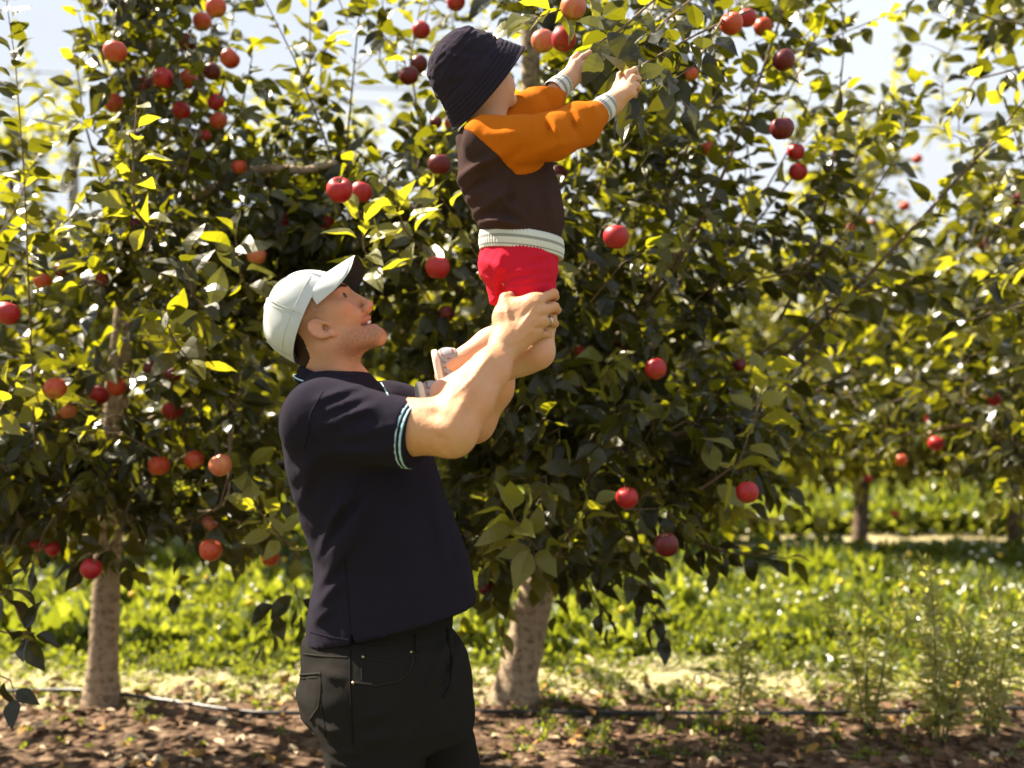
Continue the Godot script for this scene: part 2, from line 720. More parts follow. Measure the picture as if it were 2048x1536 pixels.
func weeds() -> void:
	var r := RandomNumberGenerator.new()
	r.seed = 99
	var n := FastNoiseLite.new()
	n.seed = 6
	n.frequency = 0.7
	var kinds := []
	# three kinds of low clump: broad leaved, clover-like, narrow leaved
	for k in 3:
		var soups := [Soup.new(), Soup.new()]
		for i in [16, 20, 22][k]:
			var leaf := leaf_soup([0.62, 0.9, 0.16][k], 0.35, r.randf_range(0.05, 0.4), r.randf_range(-0.4, 0.4), [0.15, 0.35, 0.0][k], [4, 4, 3][k])
			var yaw := r.randf() * TAU
			var lean := r.randf_range(0.45, 1.5)
			var b := Basis(Vector3.UP, yaw) * Basis(Vector3.RIGHT, lean) * Basis(Vector3.UP, r.randf_range(-0.5, 0.5))
			var size: float = r.randf_range(0.045, 0.085) * [1.05, 0.9, 1.35][k]
			var at_ := Vector3(r.randf_range(-0.06, 0.06), r.randf_range(0.0, 0.09) * [1.0, 0.8, 0.2][k], r.randf_range(-0.06, 0.06))
			var t := Transform3D(b.scaled(Vector3.ONE * size), at_)
			soups[0 if r.randf() < 0.6 else 1].put(t * leaf.v, Transform3D(b, Vector3.ZERO) * leaf.n)
		kinds.append(soups_mesh(soups))
		kinds[k].surface_set_material(0, leaf_mat("weed_leaf_%d" % k, [lin(0.046, 0.064, 0.011), lin(0.054, 0.070, 0.011), lin(0.066, 0.080, 0.018)][k], lin(0.22, 0.25, 0.012), 0.34))
		kinds[k].surface_set_material(1, leaf_mat("weed_leaf_pale_%d" % k, lin(0.085, 0.104, 0.023), lin(0.36, 0.385, 0.03), 0.32))
	var lists := [[], [], []]
	for i in 13500:
		var z := -r.randf_range(5.28, 8.95) - 0.0
		var x := r.randf_range(-1.0, 1.0) * (-z * 0.68 + 0.8)
		var thick := 1.05 + 1.3 * n.get_noise_2d(x, z)
		if thick < 0.35: continue
		if -z < 5.75: thick *= 0.35 + 0.5 * (-z - 5.28)
		if -z < 5.6 and r.randf() < 0.55: continue
		if -z > 8.4 and r.randf() < 0.5: continue
		_weed(lists, r, n, x, z, thick)
	for i in 9500:
		var z := -r.randf_range(10.3, 13.4)
		var x := r.randf_range(-1.0, 1.0) * (-z * 0.66 + 0.6)
		_weed(lists, r, n, x, z, 1.7)
	for i in 7000:
		var z := -r.randf_range(15.5, 24.0)
		var x := r.randf_range(-1.0, 1.0) * (-z * 0.66 + 0.6)
		_weed(lists, r, n, x, z, 2.2)
	for i in 900:       # thin growth on the mown strip and a few tufts on the bare soil
		_weed(lists, r, n, r.randf_range(-3.4, 3.4), -r.randf_range(4.95, 5.5), 0.34)
	for i in 420:
		var x := r.randfn(0.75, 0.5) if i % 3 else r.randf_range(-2.6, 2.6)
		_weed(lists, r, n, x, -r.randf_range(4.1, 4.95), 0.32)
	for k in 3:
		multi("weeds", kinds[k], null, lists[k])
	# thin mowing remains: seed heads and flowers as pale specks
	var w := []
	for i in 320:
		var z := -r.randf_range(6.2, 9.0)
		w.append(Transform3D(Basis().scaled(Vector3.ONE * r.randf_range(0.008, 0.016)), Vector3(r.randf_range(-1.0, 1.0) * (-z * 0.56 + 0.5), r.randf_range(0.12, 0.24), z)))
	multi("weed_flowers", sphere_mesh(1.0, 6, 4), mat("flower", lin(0.72, 0.70, 0.55), 0.7), w)
	w = []
	for i in 60:
		var z := -r.randf_range(6.2, 9.0)
		w.append(Transform3D(Basis().scaled(Vector3.ONE * r.randf_range(0.012, 0.022)), Vector3(r.randf_range(-1.0, 1.0) * (-z * 0.56 + 0.5), r.randf_range(0.12, 0.24), z)))
	multi("weed_flowers", sphere_mesh(1.0, 6, 4), mat("flower_yellow", lin(0.65, 0.42, 0.03), 0.7), w)

func _weed(lists: Array, r: RandomNumberGenerator, n: FastNoiseLite, x: float, z: float, s: float) -> void:
	var pick := n.get_noise_2d(x * 2.0 + 50.0, z * 2.0) + r.randf_range(-0.35, 0.35)
	var k := 0 if pick < -0.05 else 1 if pick < 0.38 else 2
	var b := Basis(Vector3.UP, r.randf() * TAU) * Basis(Vector3.RIGHT, r.randf_range(-0.2, 0.2))
	lists[k].append(Transform3D(b.scaled(Vector3.ONE * s * r.randf_range(0.7, 1.5)), Vector3(x, -0.01, z)))
# ---------------------------------------------------------------- orchard
var leaf_kinds := []         # blades, as triangle lists
var leaf_meshes := []        # the same as meshes
var far_blade: Soup
var tones := []              # leaf materials

class Leafage:               # the leaves of one tree
	var where: Array[Transform3D] = []
	var tone := PackedInt32Array()
	var shape := PackedInt32Array()
	var twigs: Array = []

func make_leaf_kinds() -> void:
	for k in 6:
		var s := leaf_soup([0.46, 0.41, 0.50, 0.44, 0.39, 0.47][k], [0.30, 0.55, 0.15, 0.42, 0.65, 0.25][k], [0.10, 0.22, 0.34, -0.08, 0.16, 0.28][k], [0.2, -0.35, 0.5, -0.15, 0.3, -0.55][k], 0.16, 7, 0.03)
		leaf_kinds.append(s)
		leaf_meshes.append(soups_mesh([s]))
	far_blade = leaf_soup(0.55, 0.4, 0.2, 0.2, 0.0, 3)
	tones = [
		leaf_mat("leaf_dark", lin(0.0120, 0.0125, 0.0042), lin(0.060, 0.056, 0.002), 0.31, 0.38),
		leaf_mat("leaf_green", lin(0.018, 0.0185, 0.0052), lin(0.13, 0.128, 0.004), 0.32, 0.38),
		leaf_mat("leaf_mid", lin(0.028, 0.028, 0.007), lin(0.35, 0.34, 0.008), 0.34, 0.38),
		leaf_mat("leaf_young", lin(0.110, 0.112, 0.034), lin(0.50, 0.46, 0.016), 0.36, 0.38),
		leaf_mat("leaf_grey", lin(0.036, 0.037, 0.024), lin(0.10, 0.10, 0.014), 0.6, 0.35),
	]

func one_leaf(lf: Leafage, r: RandomNumberGenerator, p: Vector3, dir: Vector3, size: float, tone: int, droop := 0.35) -> void:
	dir = (dir + Vector3(0, -droop, 0)).normalized()
	var nrm := Vector3(r.randfn(0, 0.55), 0.75, r.randfn(0, 0.55) + 0.12)
	nrm = (nrm - dir * nrm.dot(dir)).normalized()
	var x := dir.cross(nrm)
	lf.where.append(Transform3D(Basis(x, dir, nrm).scaled_local(Vector3.ONE * size), p))
	lf.tone.append(tone)
	lf.shape.append(r.randi() % 6)

# A shoot: a bent line with leaves set round it in a spiral.
func shoot(lf: Leafage, r: RandomNumberGenerator, pts: Array, n: int, size: float, tone_low: int, tone_high: int, thick := 0.004, from := 0.08, dense := 1.45, grown := 1.52) -> void:
	lf.twigs.append([pts, thick])
	var m := pts.size() - 1
	var az := r.randf() * TAU
	n = int(n * dense)
	size *= grown
	for i in n:
		var t := lerpf(from, 1.0, (i + 0.5 * r.randf()) / maxf(n - 0.5, 1.0))
		var seg := mini(int(t * m), m - 1)
		var u := t * m - seg
		var a: Vector3 = pts[seg]
		var b: Vector3 = pts[seg + 1]
		var p := a.lerp(b, minf(u, 1.0))
		var d := (b - a).normalized()
		az += 2.4 + r.randfn(0, 0.25)
		var x := d.cross(Vector3(0.3, 0.2, 0.9)).normalized()
		var out := x * cos(az) + d.cross(x) * sin(az)
		var open := lerpf(1.15, 0.45, t * t) + r.randfn(0, 0.15)
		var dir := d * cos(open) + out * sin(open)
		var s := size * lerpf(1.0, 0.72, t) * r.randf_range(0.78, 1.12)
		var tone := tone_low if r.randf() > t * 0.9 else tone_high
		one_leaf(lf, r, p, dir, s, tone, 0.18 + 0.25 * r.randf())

# Twigs that fill an ellipsoid round c, growing outwards from the trunk and up.
func lobe(lf: Leafage, r: RandomNumberGenerator, c: Vector3, rad: Vector3, count: int, heart: Vector3, size := 0.088, near := -2.78, young := 0.06) -> void:
	for i in count:
		var q := Vector3(r.randfn(), r.randfn(), r.randfn()).normalized() * pow(r.randf(), 0.42)
		var p := c + q * rad
		if p.z > near: p.z = near - 0.3 * r.randf()
		if p.y < 0.55: p.y = 0.55 + 0.25 * r.randf()
		var out := p - heart
		out.y *= 0.4
		var dir := (out.normalized() * 0.75 + Vector3(r.randfn(0, 0.55), 0.55 + r.randfn(0, 0.5), r.randfn(0, 0.55))).normalized()
		var len_ := r.randf_range(0.12, 0.36)
		var mid := p + dir * len_ * 0.5 + Vector3(r.randfn(0, 0.012), 0.01, r.randfn(0, 0.012))
		var tip := p + dir * len_ + Vector3(0, -0.04 * r.randf() - 0.02, 0)
		if tip.z > near + 0.12: continue
		var y := r.randf() < young
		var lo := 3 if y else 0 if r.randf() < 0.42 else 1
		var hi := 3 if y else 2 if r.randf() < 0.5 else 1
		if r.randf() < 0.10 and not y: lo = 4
		shoot(lf, r, [p, mid, tip], r.randi_range(6, 11), size * r.randf_range(0.85, 1.15), lo, hi, 0.0028, 0.08, 0.86, 1.58)

# Long upright water sprouts from the top of a crown.
func sprouts(lf: Leafage, r: RandomNumberGenerator, c: Vector3, spread: Vector3, count: int, tall: float, size := 0.075) -> void:
	for i in count:
		var p := c + Vector3(r.randf_range(-1, 1), r.randf_range(-1, 1), r.randf_range(-1, 1)) * spread
		var lean := Vector3(r.randfn(0, 0.25), 1.0, r.randfn(0, 0.2)).normalized()
		var h := tall * r.randf_range(0.6, 1.2)
		shoot(lf, r, [p, p + lean * h * 0.5 + Vector3(r.randfn(0, 0.03), 0, 0), p + lean * h + Vector3(r.randfn(0, 0.08), 0, 0)], int(h / 0.05) + 4, size, 1, 3 if r.randf() < 0.5 else 2, 0.0032)

func bark() -> StandardMaterial3D:
	if mats.has("bark"): return mats["bark"]
	var m := mat("bark", Color.WHITE, 0.9)
	m.albedo_texture = noise_tex(0.014, 5, 60, [[0.0, lin(0.06, 0.042, 0.028)], [0.20, lin(0.12, 0.084, 0.054)], [0.32, lin(0.265, 0.20, 0.135)], [0.7, lin(0.33, 0.255, 0.175)], [1.0, lin(0.41, 0.33, 0.24)]], 512)
	m.heightmap_enabled = true
	m.heightmap_texture = noise_tex(0.03, 5, 61)
	m.heightmap_scale = 0.5
	triplanar(m, 3.2)
	return m

func shade_bark() -> StandardMaterial3D:
	if mats.has("brown_bark"): return mats["brown_bark"]
	var m := mat("brown_bark", Color.WHITE, 0.9)
	m.albedo_texture = noise_tex(0.02, 4, 63, [[0.0, lin(0.05, 0.034, 0.022)], [0.5, lin(0.13, 0.092, 0.062)], [1.0, lin(0.21, 0.16, 0.11)]], 256)
	triplanar(m, 3.0)
	return m

func twig_mat() -> StandardMaterial3D:
	return mat("twig", lin(0.115, 0.070, 0.042), 0.8)

# Bakes leaves into one mesh with a surface per tone; local to origin.
func bake(lf: Leafage, which: PackedInt32Array, origin: Vector3, blades: Array) -> ArrayMesh:
	var soups := []
	for k in tones.size(): soups.append(Soup.new())
	for i in which:
		var t: Transform3D = lf.where[i]
		t.origin -= origin
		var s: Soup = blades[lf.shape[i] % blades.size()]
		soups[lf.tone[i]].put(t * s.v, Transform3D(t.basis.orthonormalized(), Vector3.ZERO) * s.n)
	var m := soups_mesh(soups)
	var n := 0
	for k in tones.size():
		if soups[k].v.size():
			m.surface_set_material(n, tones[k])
			n += 1
	return m

func bake_twigs(lf: Leafage, origin: Vector3) -> ArrayMesh:
	var s := Soup.new()
	for w in lf.twigs:
		var pts: Array = w[0]
		for i in pts.size() - 1:
			var a: Vector3 = pts[i] - origin
			var b: Vector3 = pts[i + 1] - origin
			var d := (b - a).normalized()
			var x := d.cross(Vector3(0.31, 0.27, 0.91)).normalized()
			var y := d.cross(x)
			var ra: float = w[1] * (1.0 - 0.7 * i / (pts.size() - 1))
			var rb: float = w[1] * (1.0 - 0.7 * (i + 1) / (pts.size() - 1))
			for k in 4:
				var o0 := x * cos(TAU * k / 4.0) + y * sin(TAU * k / 4.0)
				var o1 := x * cos(TAU * (k + 1) / 4.0) + y * sin(TAU * (k + 1) / 4.0)
				s.put(PackedVector3Array([a + o0 * ra, b + o0 * rb, a + o1 * ra, a + o1 * ra, b + o0 * rb, b + o1 * rb]), PackedVector3Array([o0, o0, o1, o1, o0, o1]))
	return soups_mesh([s])

# Which leaves show largest: nearest first over a coarse picture grid.
func largest(lf: Leafage, most: int) -> PackedInt32Array:
	var eye := Vector3(0, EYE, 0)
	var order := []
	for i in lf.where.size():
		var c: Vector3 = lf.where[i] * Vector3(0, 0.5, 0)
		order.append([-c.z, i, c])
	order.sort_custom(func(a, b): return a[0] < b[0])
	var full := {}
	var found := []
	for o in order:
		var d: float = o[0]
		if d < 0.5: continue
		var t: Transform3D = lf.where[o[1]]
		var size: float = t.basis.y.length() * F / d
		var x: float = 1024.0 + o[2].x * F / d
		var y: float = 768.0 - (o[2].y - EYE) * F / d
		if x < 0 or x > 2048 or y < 0 or y > 1536: continue
		if x > 600 and x < 900 and y > 760: continue
		var axis := t.basis.y.normalized()
		var view: Vector3 = (o[2] - eye).normalized()
		var long: float = sqrt(1.0 - pow(axis.dot(view), 2.0)) * size
		var face: float = absf(t.basis.z.normalized().dot(view))
		var free := 0
		var px := Vector2(axis.x, -axis.y).normalized()
		for k in 5:
			var q: Vector2 = (Vector2(x, y) + px * long * (k - 2) * 0.2) / 11.0
			var key := Vector2i(q)
			if not full.has(key):
				free += 1
				full[key] = true
		found.append([long * size * (0.15 + face) * free, o[1]])
	found.sort_custom(func(a, b): return a[0] > b[0])
	var out := PackedInt32Array()
	for i in mini(most, found.size()): out.append(found[i][1])
	return out

# Finishes a tree: single leaves where they show largest, the rest as one mass.
func leaves(tree: Node3D, lf: Leafage, most: int) -> void:
	var one := largest(lf, most)
	var taken_ := {}
	for i in one:
		taken_[i] = true
		var o := MeshInstance3D.new()
		o.name = "leaf"
		o.mesh = leaf_meshes[lf.shape[i]]
		o.material_override = tones[lf.tone[i]]
		var t: Transform3D = lf.where[i]
		t.origin -= tree.position
		o.transform = t
		tree.add_child(o, true)
	var rest := PackedInt32Array()
	for i in lf.where.size():
		if not taken_.has(i): rest.append(i)
	part("foliage", bake(lf, rest, tree.position, leaf_kinds), null, tree, "stuff")
	part("twig", bake_twigs(lf, tree.position), twig_mat(), tree, "stuff")

# Takes out leaves that would stand between the picture's apples and the open air in front of them.
func clear_apples(lf: Leafage, spots: Array) -> void:
	var keep := Leafage.new()
	keep.twigs = lf.twigs
	for i in lf.where.size():
		var c: Vector3 = lf.where[i] * Vector3(0, 0.5, 0)
		var ok := true
		for s in spots:
			var apple: Vector3 = s[0]
			var reach: float = s[2] if s.size() > 2 else 1.0
			if c.z < apple.z - 0.03 or c.z > apple.z + reach: continue
			var sightline := (Vector3(0, EYE, 0) - apple).normalized()
			var d := c - apple
			if (d - sightline * d.dot(sightline)).length_squared() < (0.0028 if s.size() > 2 else 0.0018) * s[1]:
				ok = false
				break
		if ok:
			keep.where.append(lf.where[i])
			keep.tone.append(lf.tone[i])
			keep.shape.append(lf.shape[i])
	lf.where = keep.where
	lf.tone = keep.tone
	lf.shape = keep.shape

func line_at(list: Array) -> Array:
	var a := []
	for q in list: a.append(at(q[0], q[1], q[2]))
	return a

func limb(tree: Node3D, list: Array, r0: float, r1: float, called := "branch", sides := 9) -> void:
	var pts := line_at(list)
	var rad := []
	for i in pts.size():
		pts[i] -= tree.position
		rad.append(lerpf(r0, r1, float(i) / (pts.size() - 1)))
	if called == "trunk": rad[0] *= 1.45
	part(called, tube(pts, rad, sides, 6, 0.16, pts.size() * 7 + int(list[0][0])), bark(), tree)

func orchard() -> void:
	make_leaf_kinds()
	near_trees()
	far_rows()
	apples()
	things_between()

var apple_spots := []

func near_trees() -> void:
	gather_apples()
	var r := RandomNumberGenerator.new()
	# ---- the tree that the child reaches into
	r.seed = 501
	var t := thing("apple_tree", at(1030, 1425, 4.86) * Vector3(1, 0, 1), "apple tree with leaning bare trunk behind the man, its crown filling the middle", "tree", "apple trees of the front row")
	var lf := Leafage.new()
	var heart := at(1075, 700, 4.8)
	for q in [[1110, 560, 4.25, 320, 330, 0.75, 285], [1160, 900, 4.2, 330, 250, 0.75, 250], [1180, 140, 4.25, 240, 220, 0.7, 112], [1390, 930, 4.2, 130, 170, 0.5, 55], [790, 520, 4.3, 190, 230, 0.65, 125], [1440, 470, 4.4, 130, 230, 0.55, 22], [1570, 800, 4.8, 110, 120, 0.5, 22], [1560, 560, 4.6, 110, 110, 0.45, 12], [1540, 150, 4.3, 120, 120, 0.4, 7], [1670, 290, 4.3, 100, 130, 0.4, 8], [1640, 450, 4.3, 110, 100, 0.4, 6], [1420, 330, 4.3, 90, 130, 0.4, 7], [810, 150, 4.4, 170, 150, 0.6, 9], [960, 1020, 4.2, 120, 170, 0.5, 50], [1440, 80, 4.3, 110, 100, 0.5, 12], [1120, 900, 5.2, 380, 400, 0.6, 50], [1120, 330, 5.2, 330, 330, 0.6, 26]]:
		lobe(lf, r, at(q[0], q[1], q[2]), Vector3(q[3] * q[2] / F, q[4] * q[2] / F, q[5]), q[6], heart)
	sprouts(lf, r, at(1180, -20, 4.5), Vector3(0.7, 0.2, 0.5), 7, 0.4)
	sprouts(lf, r, at(850, 60, 4.5), Vector3(0.4, 0.2, 0.4), 5, 0.5)
	sprouts(lf, r, at(1440, 240, 4.3), Vector3(0.25, 0.4, 0.4), 5, 0.6)
	for q in [
		[[[1230, 700, 4.3], [1345, 545, 4.0], [1425, 400, 3.9], [1500, 215, 3.85], [1560, 40, 3.8], [1590, -60, 3.8]], 26, 0.095, 1, 2, 0.010],
		[[[1560, 640, 4.2], [1640, 480, 4.1], [1668, 300, 4.05], [1688, 100, 4.0], [1680, -40, 4.0]], 22, 0.095, 1, 2, 0.007],
		[[[1560, 720, 4.1], [1700, 590, 3.95], [1850, 430, 3.85], [1960, 310, 3.8], [2075, 170, 3.75]], 28, 0.100, 1, 3, 0.009],
		[[[1400, 980, 3.6], [1478, 925, 3.5], [1512, 830, 3.45], [1532, 745, 3.45]], 13, 0.115, 3, 3, 0.005],
		[[[1260, 1010, 3.9], [1350, 1060, 3.85], [1450, 1105, 3.8], [1590, 1118, 3.75]], 15, 0.10, 0, 1, 0.005],
		[[[1120, 1100, 4.0], [1180, 1170, 3.9], [1215, 1250, 3.85]], 8, 0.105, 0, 0, 0.004],
		[[[1250, 1120, 4.0], [1290, 1200, 3.95], [1320, 1270, 3.9]], 8, 0.105, 0, 0, 0.004],
		[[[1090, 1110, 3.5], [1050, 1075, 3.35], [1020, 1020, 3.3]], 11, 0.120, 3, 3, 0.006],
		[[[1110, 1130, 3.5], [1130, 1080, 3.45], [1180, 1010, 3.4]], 9, 0.105, 1, 3, 0.005],
		[[[760, 560, 3.4], [728, 500, 3.25], [722, 420, 3.2]], 9, 0.100, 3, 3, 0.005],
		[[[860, 520, 3.5], [810, 460, 3.35], [790, 400, 3.3]], 9, 0.105, 3, 3, 0.005],
		[[[690, 330, 4.1], [700, 220, 4.05], [715, 60, 4.0], [730, -60, 4.0]], 17, 0.085, 1, 3, 0.005],
		[[[840, 260, 4.2], [820, 120, 4.15], [850, -40, 4.1]], 14, 0.085, 1, 3, 0.005],
		[[[1480, 560, 4.2], [1500, 460, 4.1], [1590, 350, 4.05], [1700, 220, 4.0]], 17, 0.09, 1, 3, 0.006],
		[[[1330, 380, 3.9], [1400, 250, 3.8], [1450, 150, 3.8]], 12, 0.09, 1, 3, 0.006],
		[[[1420, 520, 4.3], [1520, 400, 4.25], [1600, 260, 4.2], [1640, 130, 4.2]], 11, 0.09, 1, 3, 0.005],
		[[[1380, 640, 4.2], [1500, 560, 4.1], [1620, 540, 4.05], [1720, 500, 4.0]], 12, 0.10, 0, 2, 0.006],
		[[[1450, 760, 4.2], [1560, 680, 4.1], [1660, 600, 4.1], [1760, 560, 4.0]], 12, 0.10, 1, 2, 0.006],
		[[[1420, 860, 4.2], [1540, 800, 4.0], [1640, 700, 3.95], [1690, 600, 3.9]], 12, 0.10, 0, 3, 0.006],
		[[[1600, 560, 4.1], [1720, 430, 4.0], [1800, 300, 4.0], [1830, 170, 4.0]], 12, 0.095, 1, 2, 0.005],
		[[[1700, 590, 4.0], [1800, 570, 3.95], [1900, 590, 3.9]], 8, 0.10, 0, 1, 0.005],
		[[[1480, 300, 4.2], [1580, 180, 4.1], [1640, 60, 4.1]], 9, 0.09, 1, 2, 0.005],
		[[[1470, 180, 4.3], [1560, 120, 4.2], [1700, 60, 4.2], [1800, 20, 4.2]], 12, 0.09, 1, 3, 0.005],
		[[[1320, 260, 4.2], [1380, 160, 4.1], [1420, 20, 4.1]], 10, 0.095, 1, 2, 0.005],
		# the spray in front that the child picks from
		[[[1500, 20, 3.4], [1390, 70, 3.0], [1300, 120, 2.62], [1258, 150, 2.45]], 15, 0.085, 1, 1, 0.0045],
		[[[1330, -20, 3.2], [1240, 60, 2.75], [1180, 95, 2.68]], 13, 0.09, 1, 2, 0.0045],
		[[[1300, 120, 2.62], [1262, 175, 2.50], [1255, 250, 2.48]], 7, 0.075, 0, 1, 0.003],
		[[[1200, -40, 3.0], [1120, 20, 2.85], [1040, 45, 2.8]], 12, 0.085, 2, 3, 0.004],
		[[[1450, 30, 3.2], [1390, 130, 2.9], [1330, 170, 2.7]], 12, 0.09, 0, 4, 0.004], [[[1420, -30, 3.5], [1330, 40, 3.1], [1290, 90, 2.95]], 13, 0.095, 0, 1, 0.004], [[[1380, 230, 3.6], [1340, 150, 3.2], [1300, 70, 3.0]], 13, 0.095, 0, 1, 0.004]]:
		shoot(lf, r, line_at(q[0]), q[1], q[2], q[3], q[4], q[5])
	# leaves round the child's hands: [stalk px, py, tip px, py, depth, tone, tilt]
	for q in [[1256, 152, 1216, 92, 2.392, 2, 0.5], [1262, 148, 1252, 70, 2.41, 0, -0.4], [1236, 160, 1222, 196, 2.42, 1, 0.3], [1266, 172, 1244, 262, 2.425, 0, 0.5], [1274, 152, 1330, 128, 2.43, 4, 0.9], [1196, 100, 1180, 168, 2.58, 4, 0.6], [1214, 60, 1262, 112, 2.5, 0, 0.2], [1300, 60, 1246, 96, 2.55, 1, -0.5], [1180, 70, 1130, 96, 2.7, 2, 0.2]]:
		var a := at(q[0], q[1], q[4])
		var b := at(q[2], q[3], q[4] - 0.02)
		var dir := (b - a).normalized()
		var nrm := Vector3(q[6], 0.35, 0.85)
		nrm = (nrm - dir * nrm.dot(dir)).normalized()
		lf.where.append(Transform3D(Basis(dir.cross(nrm), dir, nrm).scaled_local(Vector3.ONE * a.distance_to(b) * 1.12), a - dir * a.distance_to(b) * 0.12))
		lf.tone.append(q[5])
		lf.shape.append(int(q[0]) % 6)
	clear_apples(lf, apple_spots)
	limb(t, [[1022, 1440, 4.86], [1040, 1330, 4.86], [1072, 1190, 4.84], [1102, 1060, 4.8], [1100, 800, 4.78], [1075, 500, 4.75], [1062, 150, 4.75], [1055, -150, 4.75]], 0.100, 0.036, "trunk", 18)
	limb(t, [[1100, 1000, 4.8], [1180, 930, 4.5], [1320, 880, 4.2], [1400, 860, 4.0]], 0.026, 0.010)
	limb(t, [[1095, 820, 4.78], [1200, 720, 4.5], [1310, 570, 4.1], [1400, 440, 3.95]], 0.024, 0.009)
	limb(t, [[1090, 700, 4.78], [950, 600, 4.5], [820, 520, 4.2]], 0.024, 0.010)
	limb(t, [[1070, 420, 4.75], [1190, 300, 4.4], [1300, 190, 4.1]], 0.024, 0.009)
	limb(t, [[1080, 480, 4.75], [930, 360, 4.5], [800, 240, 4.3]], 0.020, 0.008)
	limb(t, [[1165, 390, 4.0], [1180, 450, 3.95], [1192, 520, 3.95]], 0.011, 0.009)
	limb(t, [[1130, 560, 3.6], [1190, 522, 3.75], [1260, 500, 4.0]], 0.006, 0.008)
	limb(t, [[1105, 940, 4.8], [1020, 880, 4.4], [950, 830, 4.2]], 0.020, 0.009)
	leaves(t, lf, 300)
	# ---- the tree at the left, with apples in its top
	r.seed = 502
	t = thing("apple_tree", at(203, 1428, 4.86) * Vector3(1, 0, 1), "apple tree with straight upright trunk, most apples in its narrow top, behind the man's back", "tree", "apple trees of the front row")
	lf = Leafage.new()
	heart = at(240, 700, 4.8)
	for q in [[325, 160, 4.2, 120, 230, 0.5, 100], [380, 500, 4.2, 250, 200, 0.7, 185], [280, 880, 4.2, 270, 210, 0.7, 140], [470, 900, 4.1, 130, 210, 0.45, 55], [590, 460, 4.3, 150, 150, 0.6, 50], [60, 960, 4.1, 150, 150, 0.5, 55], [620, 190, 4.4, 100, 120, 0.5, 8], [90, 470, 4.3, 110, 110, 0.4, 6], [340, 640, 5.2, 250, 380, 0.5, 22]]:
		lobe(lf, r, at(q[0], q[1], q[2]), Vector3(q[3] * q[2] / F, q[4] * q[2] / F, q[5]), q[6], heart)
	sprouts(lf, r, at(330, -20, 4.4), Vector3(0.3, 0.15, 0.3), 4, 0.35)
	for q in [
		[[[310, 470, 3.4], [268, 420, 3.1], [266, 300, 3.05], [275, 195, 3.0]], 11, 0.085, 3, 3, 0.005],
		[[[430, 640, 3.3], [385, 590, 3.2], [372, 520, 3.15]], 9, 0.115, 4, 1, 0.005],
		[[[400, 740, 3.3], [352, 690, 3.2], [330, 640, 3.15]], 9, 0.110, 3, 2, 0.005],
		[[[500, 600, 3.5], [480, 540, 3.35], [470, 470, 3.3]], 10, 0.11, 4, 2, 0.005],
		[[[700, 420, 4.1], [640, 250, 4.0], [590, 120, 3.95], [515, -30, 3.9]], 20, 0.088, 1, 2, 0.006],
		[[[560, 280, 4.2], [620, 130, 4.1], [620, -30, 4.1]], 14, 0.08, 1, 3, 0.005],
		[[[400, 330, 3.9], [480, 230, 3.8], [505, 110, 3.8]], 12, 0.09, 1, 2, 0.005],
		[[[460, 870, 3.7], [458, 950, 3.65], [440, 1010, 3.65], [395, 1035, 3.65]], 7, 0.09, 0, 1, 0.006],
		[[[600, 1120, 3.6], [550, 1060, 3.5], [500, 1000, 3.45]], 11, 0.095, 3, 3, 0.005],
		[[[200, 360, 4.0], [165, 230, 3.9], [150, 100, 3.9]], 11, 0.09, 1, 3, 0.005],
		[[[560, 1190, 3.8], [545, 1240, 3.75], [530, 1290, 3.75]], 5, 0.09, 0, 1, 0.003],
		[[[590, 1170, 3.7], [605, 1240, 3.7]], 4, 0.10, 0, 0, 0.003],
		[[[150, 980, 3.7], [90, 1060, 3.6], [60, 1140, 3.6]], 9, 0.10, 0, 0, 0.005],
		[[[260, 1000, 3.8], [235, 1080, 3.75], [150, 1130, 3.7]], 8, 0.105, 0, 0, 0.004]]:
		shoot(lf, r, line_at(q[0]), q[1], q[2], q[3], q[4], q[5])
	clear_apples(lf, apple_spots)
	limb(t, [[200, 1440, 4.86], [206, 1330, 4.86], [214, 1150, 4.86], [226, 900, 4.85], [240, 700, 4.83], [275, 400, 4.8], [310, 100, 4.75], [330, -150, 4.75]], 0.075, 0.026, "trunk", 18)
	limb(t, [[212, 855, 4.84], [180, 880, 4.6], [150, 925, 4.3], [110, 950, 4.1]], 0.022, 0.011)
	limb(t, [[235, 880, 4.84], [300, 840, 4.5], [420, 800, 4.1]], 0.022, 0.009)
	limb(t, [[255, 560, 4.8], [370, 420, 4.5], [470, 355, 4.15], [540, 338, 4.0], [610, 340, 3.95], [672, 325, 3.9]], 0.027, 0.013)
	limb(t, [[250, 600, 4.8], [150, 500, 4.5], [80, 420, 4.2]], 0.020, 0.008)
	limb(t, [[280, 360, 4.8], [380, 200, 4.4], [440, 80, 4.2]], 0.018, 0.007)
	limb(t, [[470, 820, 3.95], [460, 900, 3.76], [457, 985, 3.68], [432, 1018, 3.66], [395, 1022, 3.65]], 0.006, 0.004)
	limb(t, [[262, 905, 4.5], [215, 945, 4.2], [150, 960, 4.0]], 0.014, 0.009)
	leaves(t, lf, 300)
	# ---- a neighbour beyond the picture's left edge, of which shoots reach in
	r.seed = 503
	t = thing("apple_tree", at(-640, 1428, 4.86) * Vector3(1, 0, 1), "apple tree past the edge, of which only dark leafy shoots reach in at the left", "tree", "apple trees of the front row")
	lf = Leafage.new()
	heart = at(-600, 700, 4.8)
	for q in [[-420, 600, 4.3, 330, 420, 0.7, 200], [-60, 1010, 4.1, 110, 140, 0.5, 40], [-150, 620, 4.2, 110, 180, 0.5, 25]]:
		lobe(lf, r, at(q[0], q[1], q[2]), Vector3(q[3] * q[2] / F, q[4] * q[2] / F, q[5]), q[6], heart)
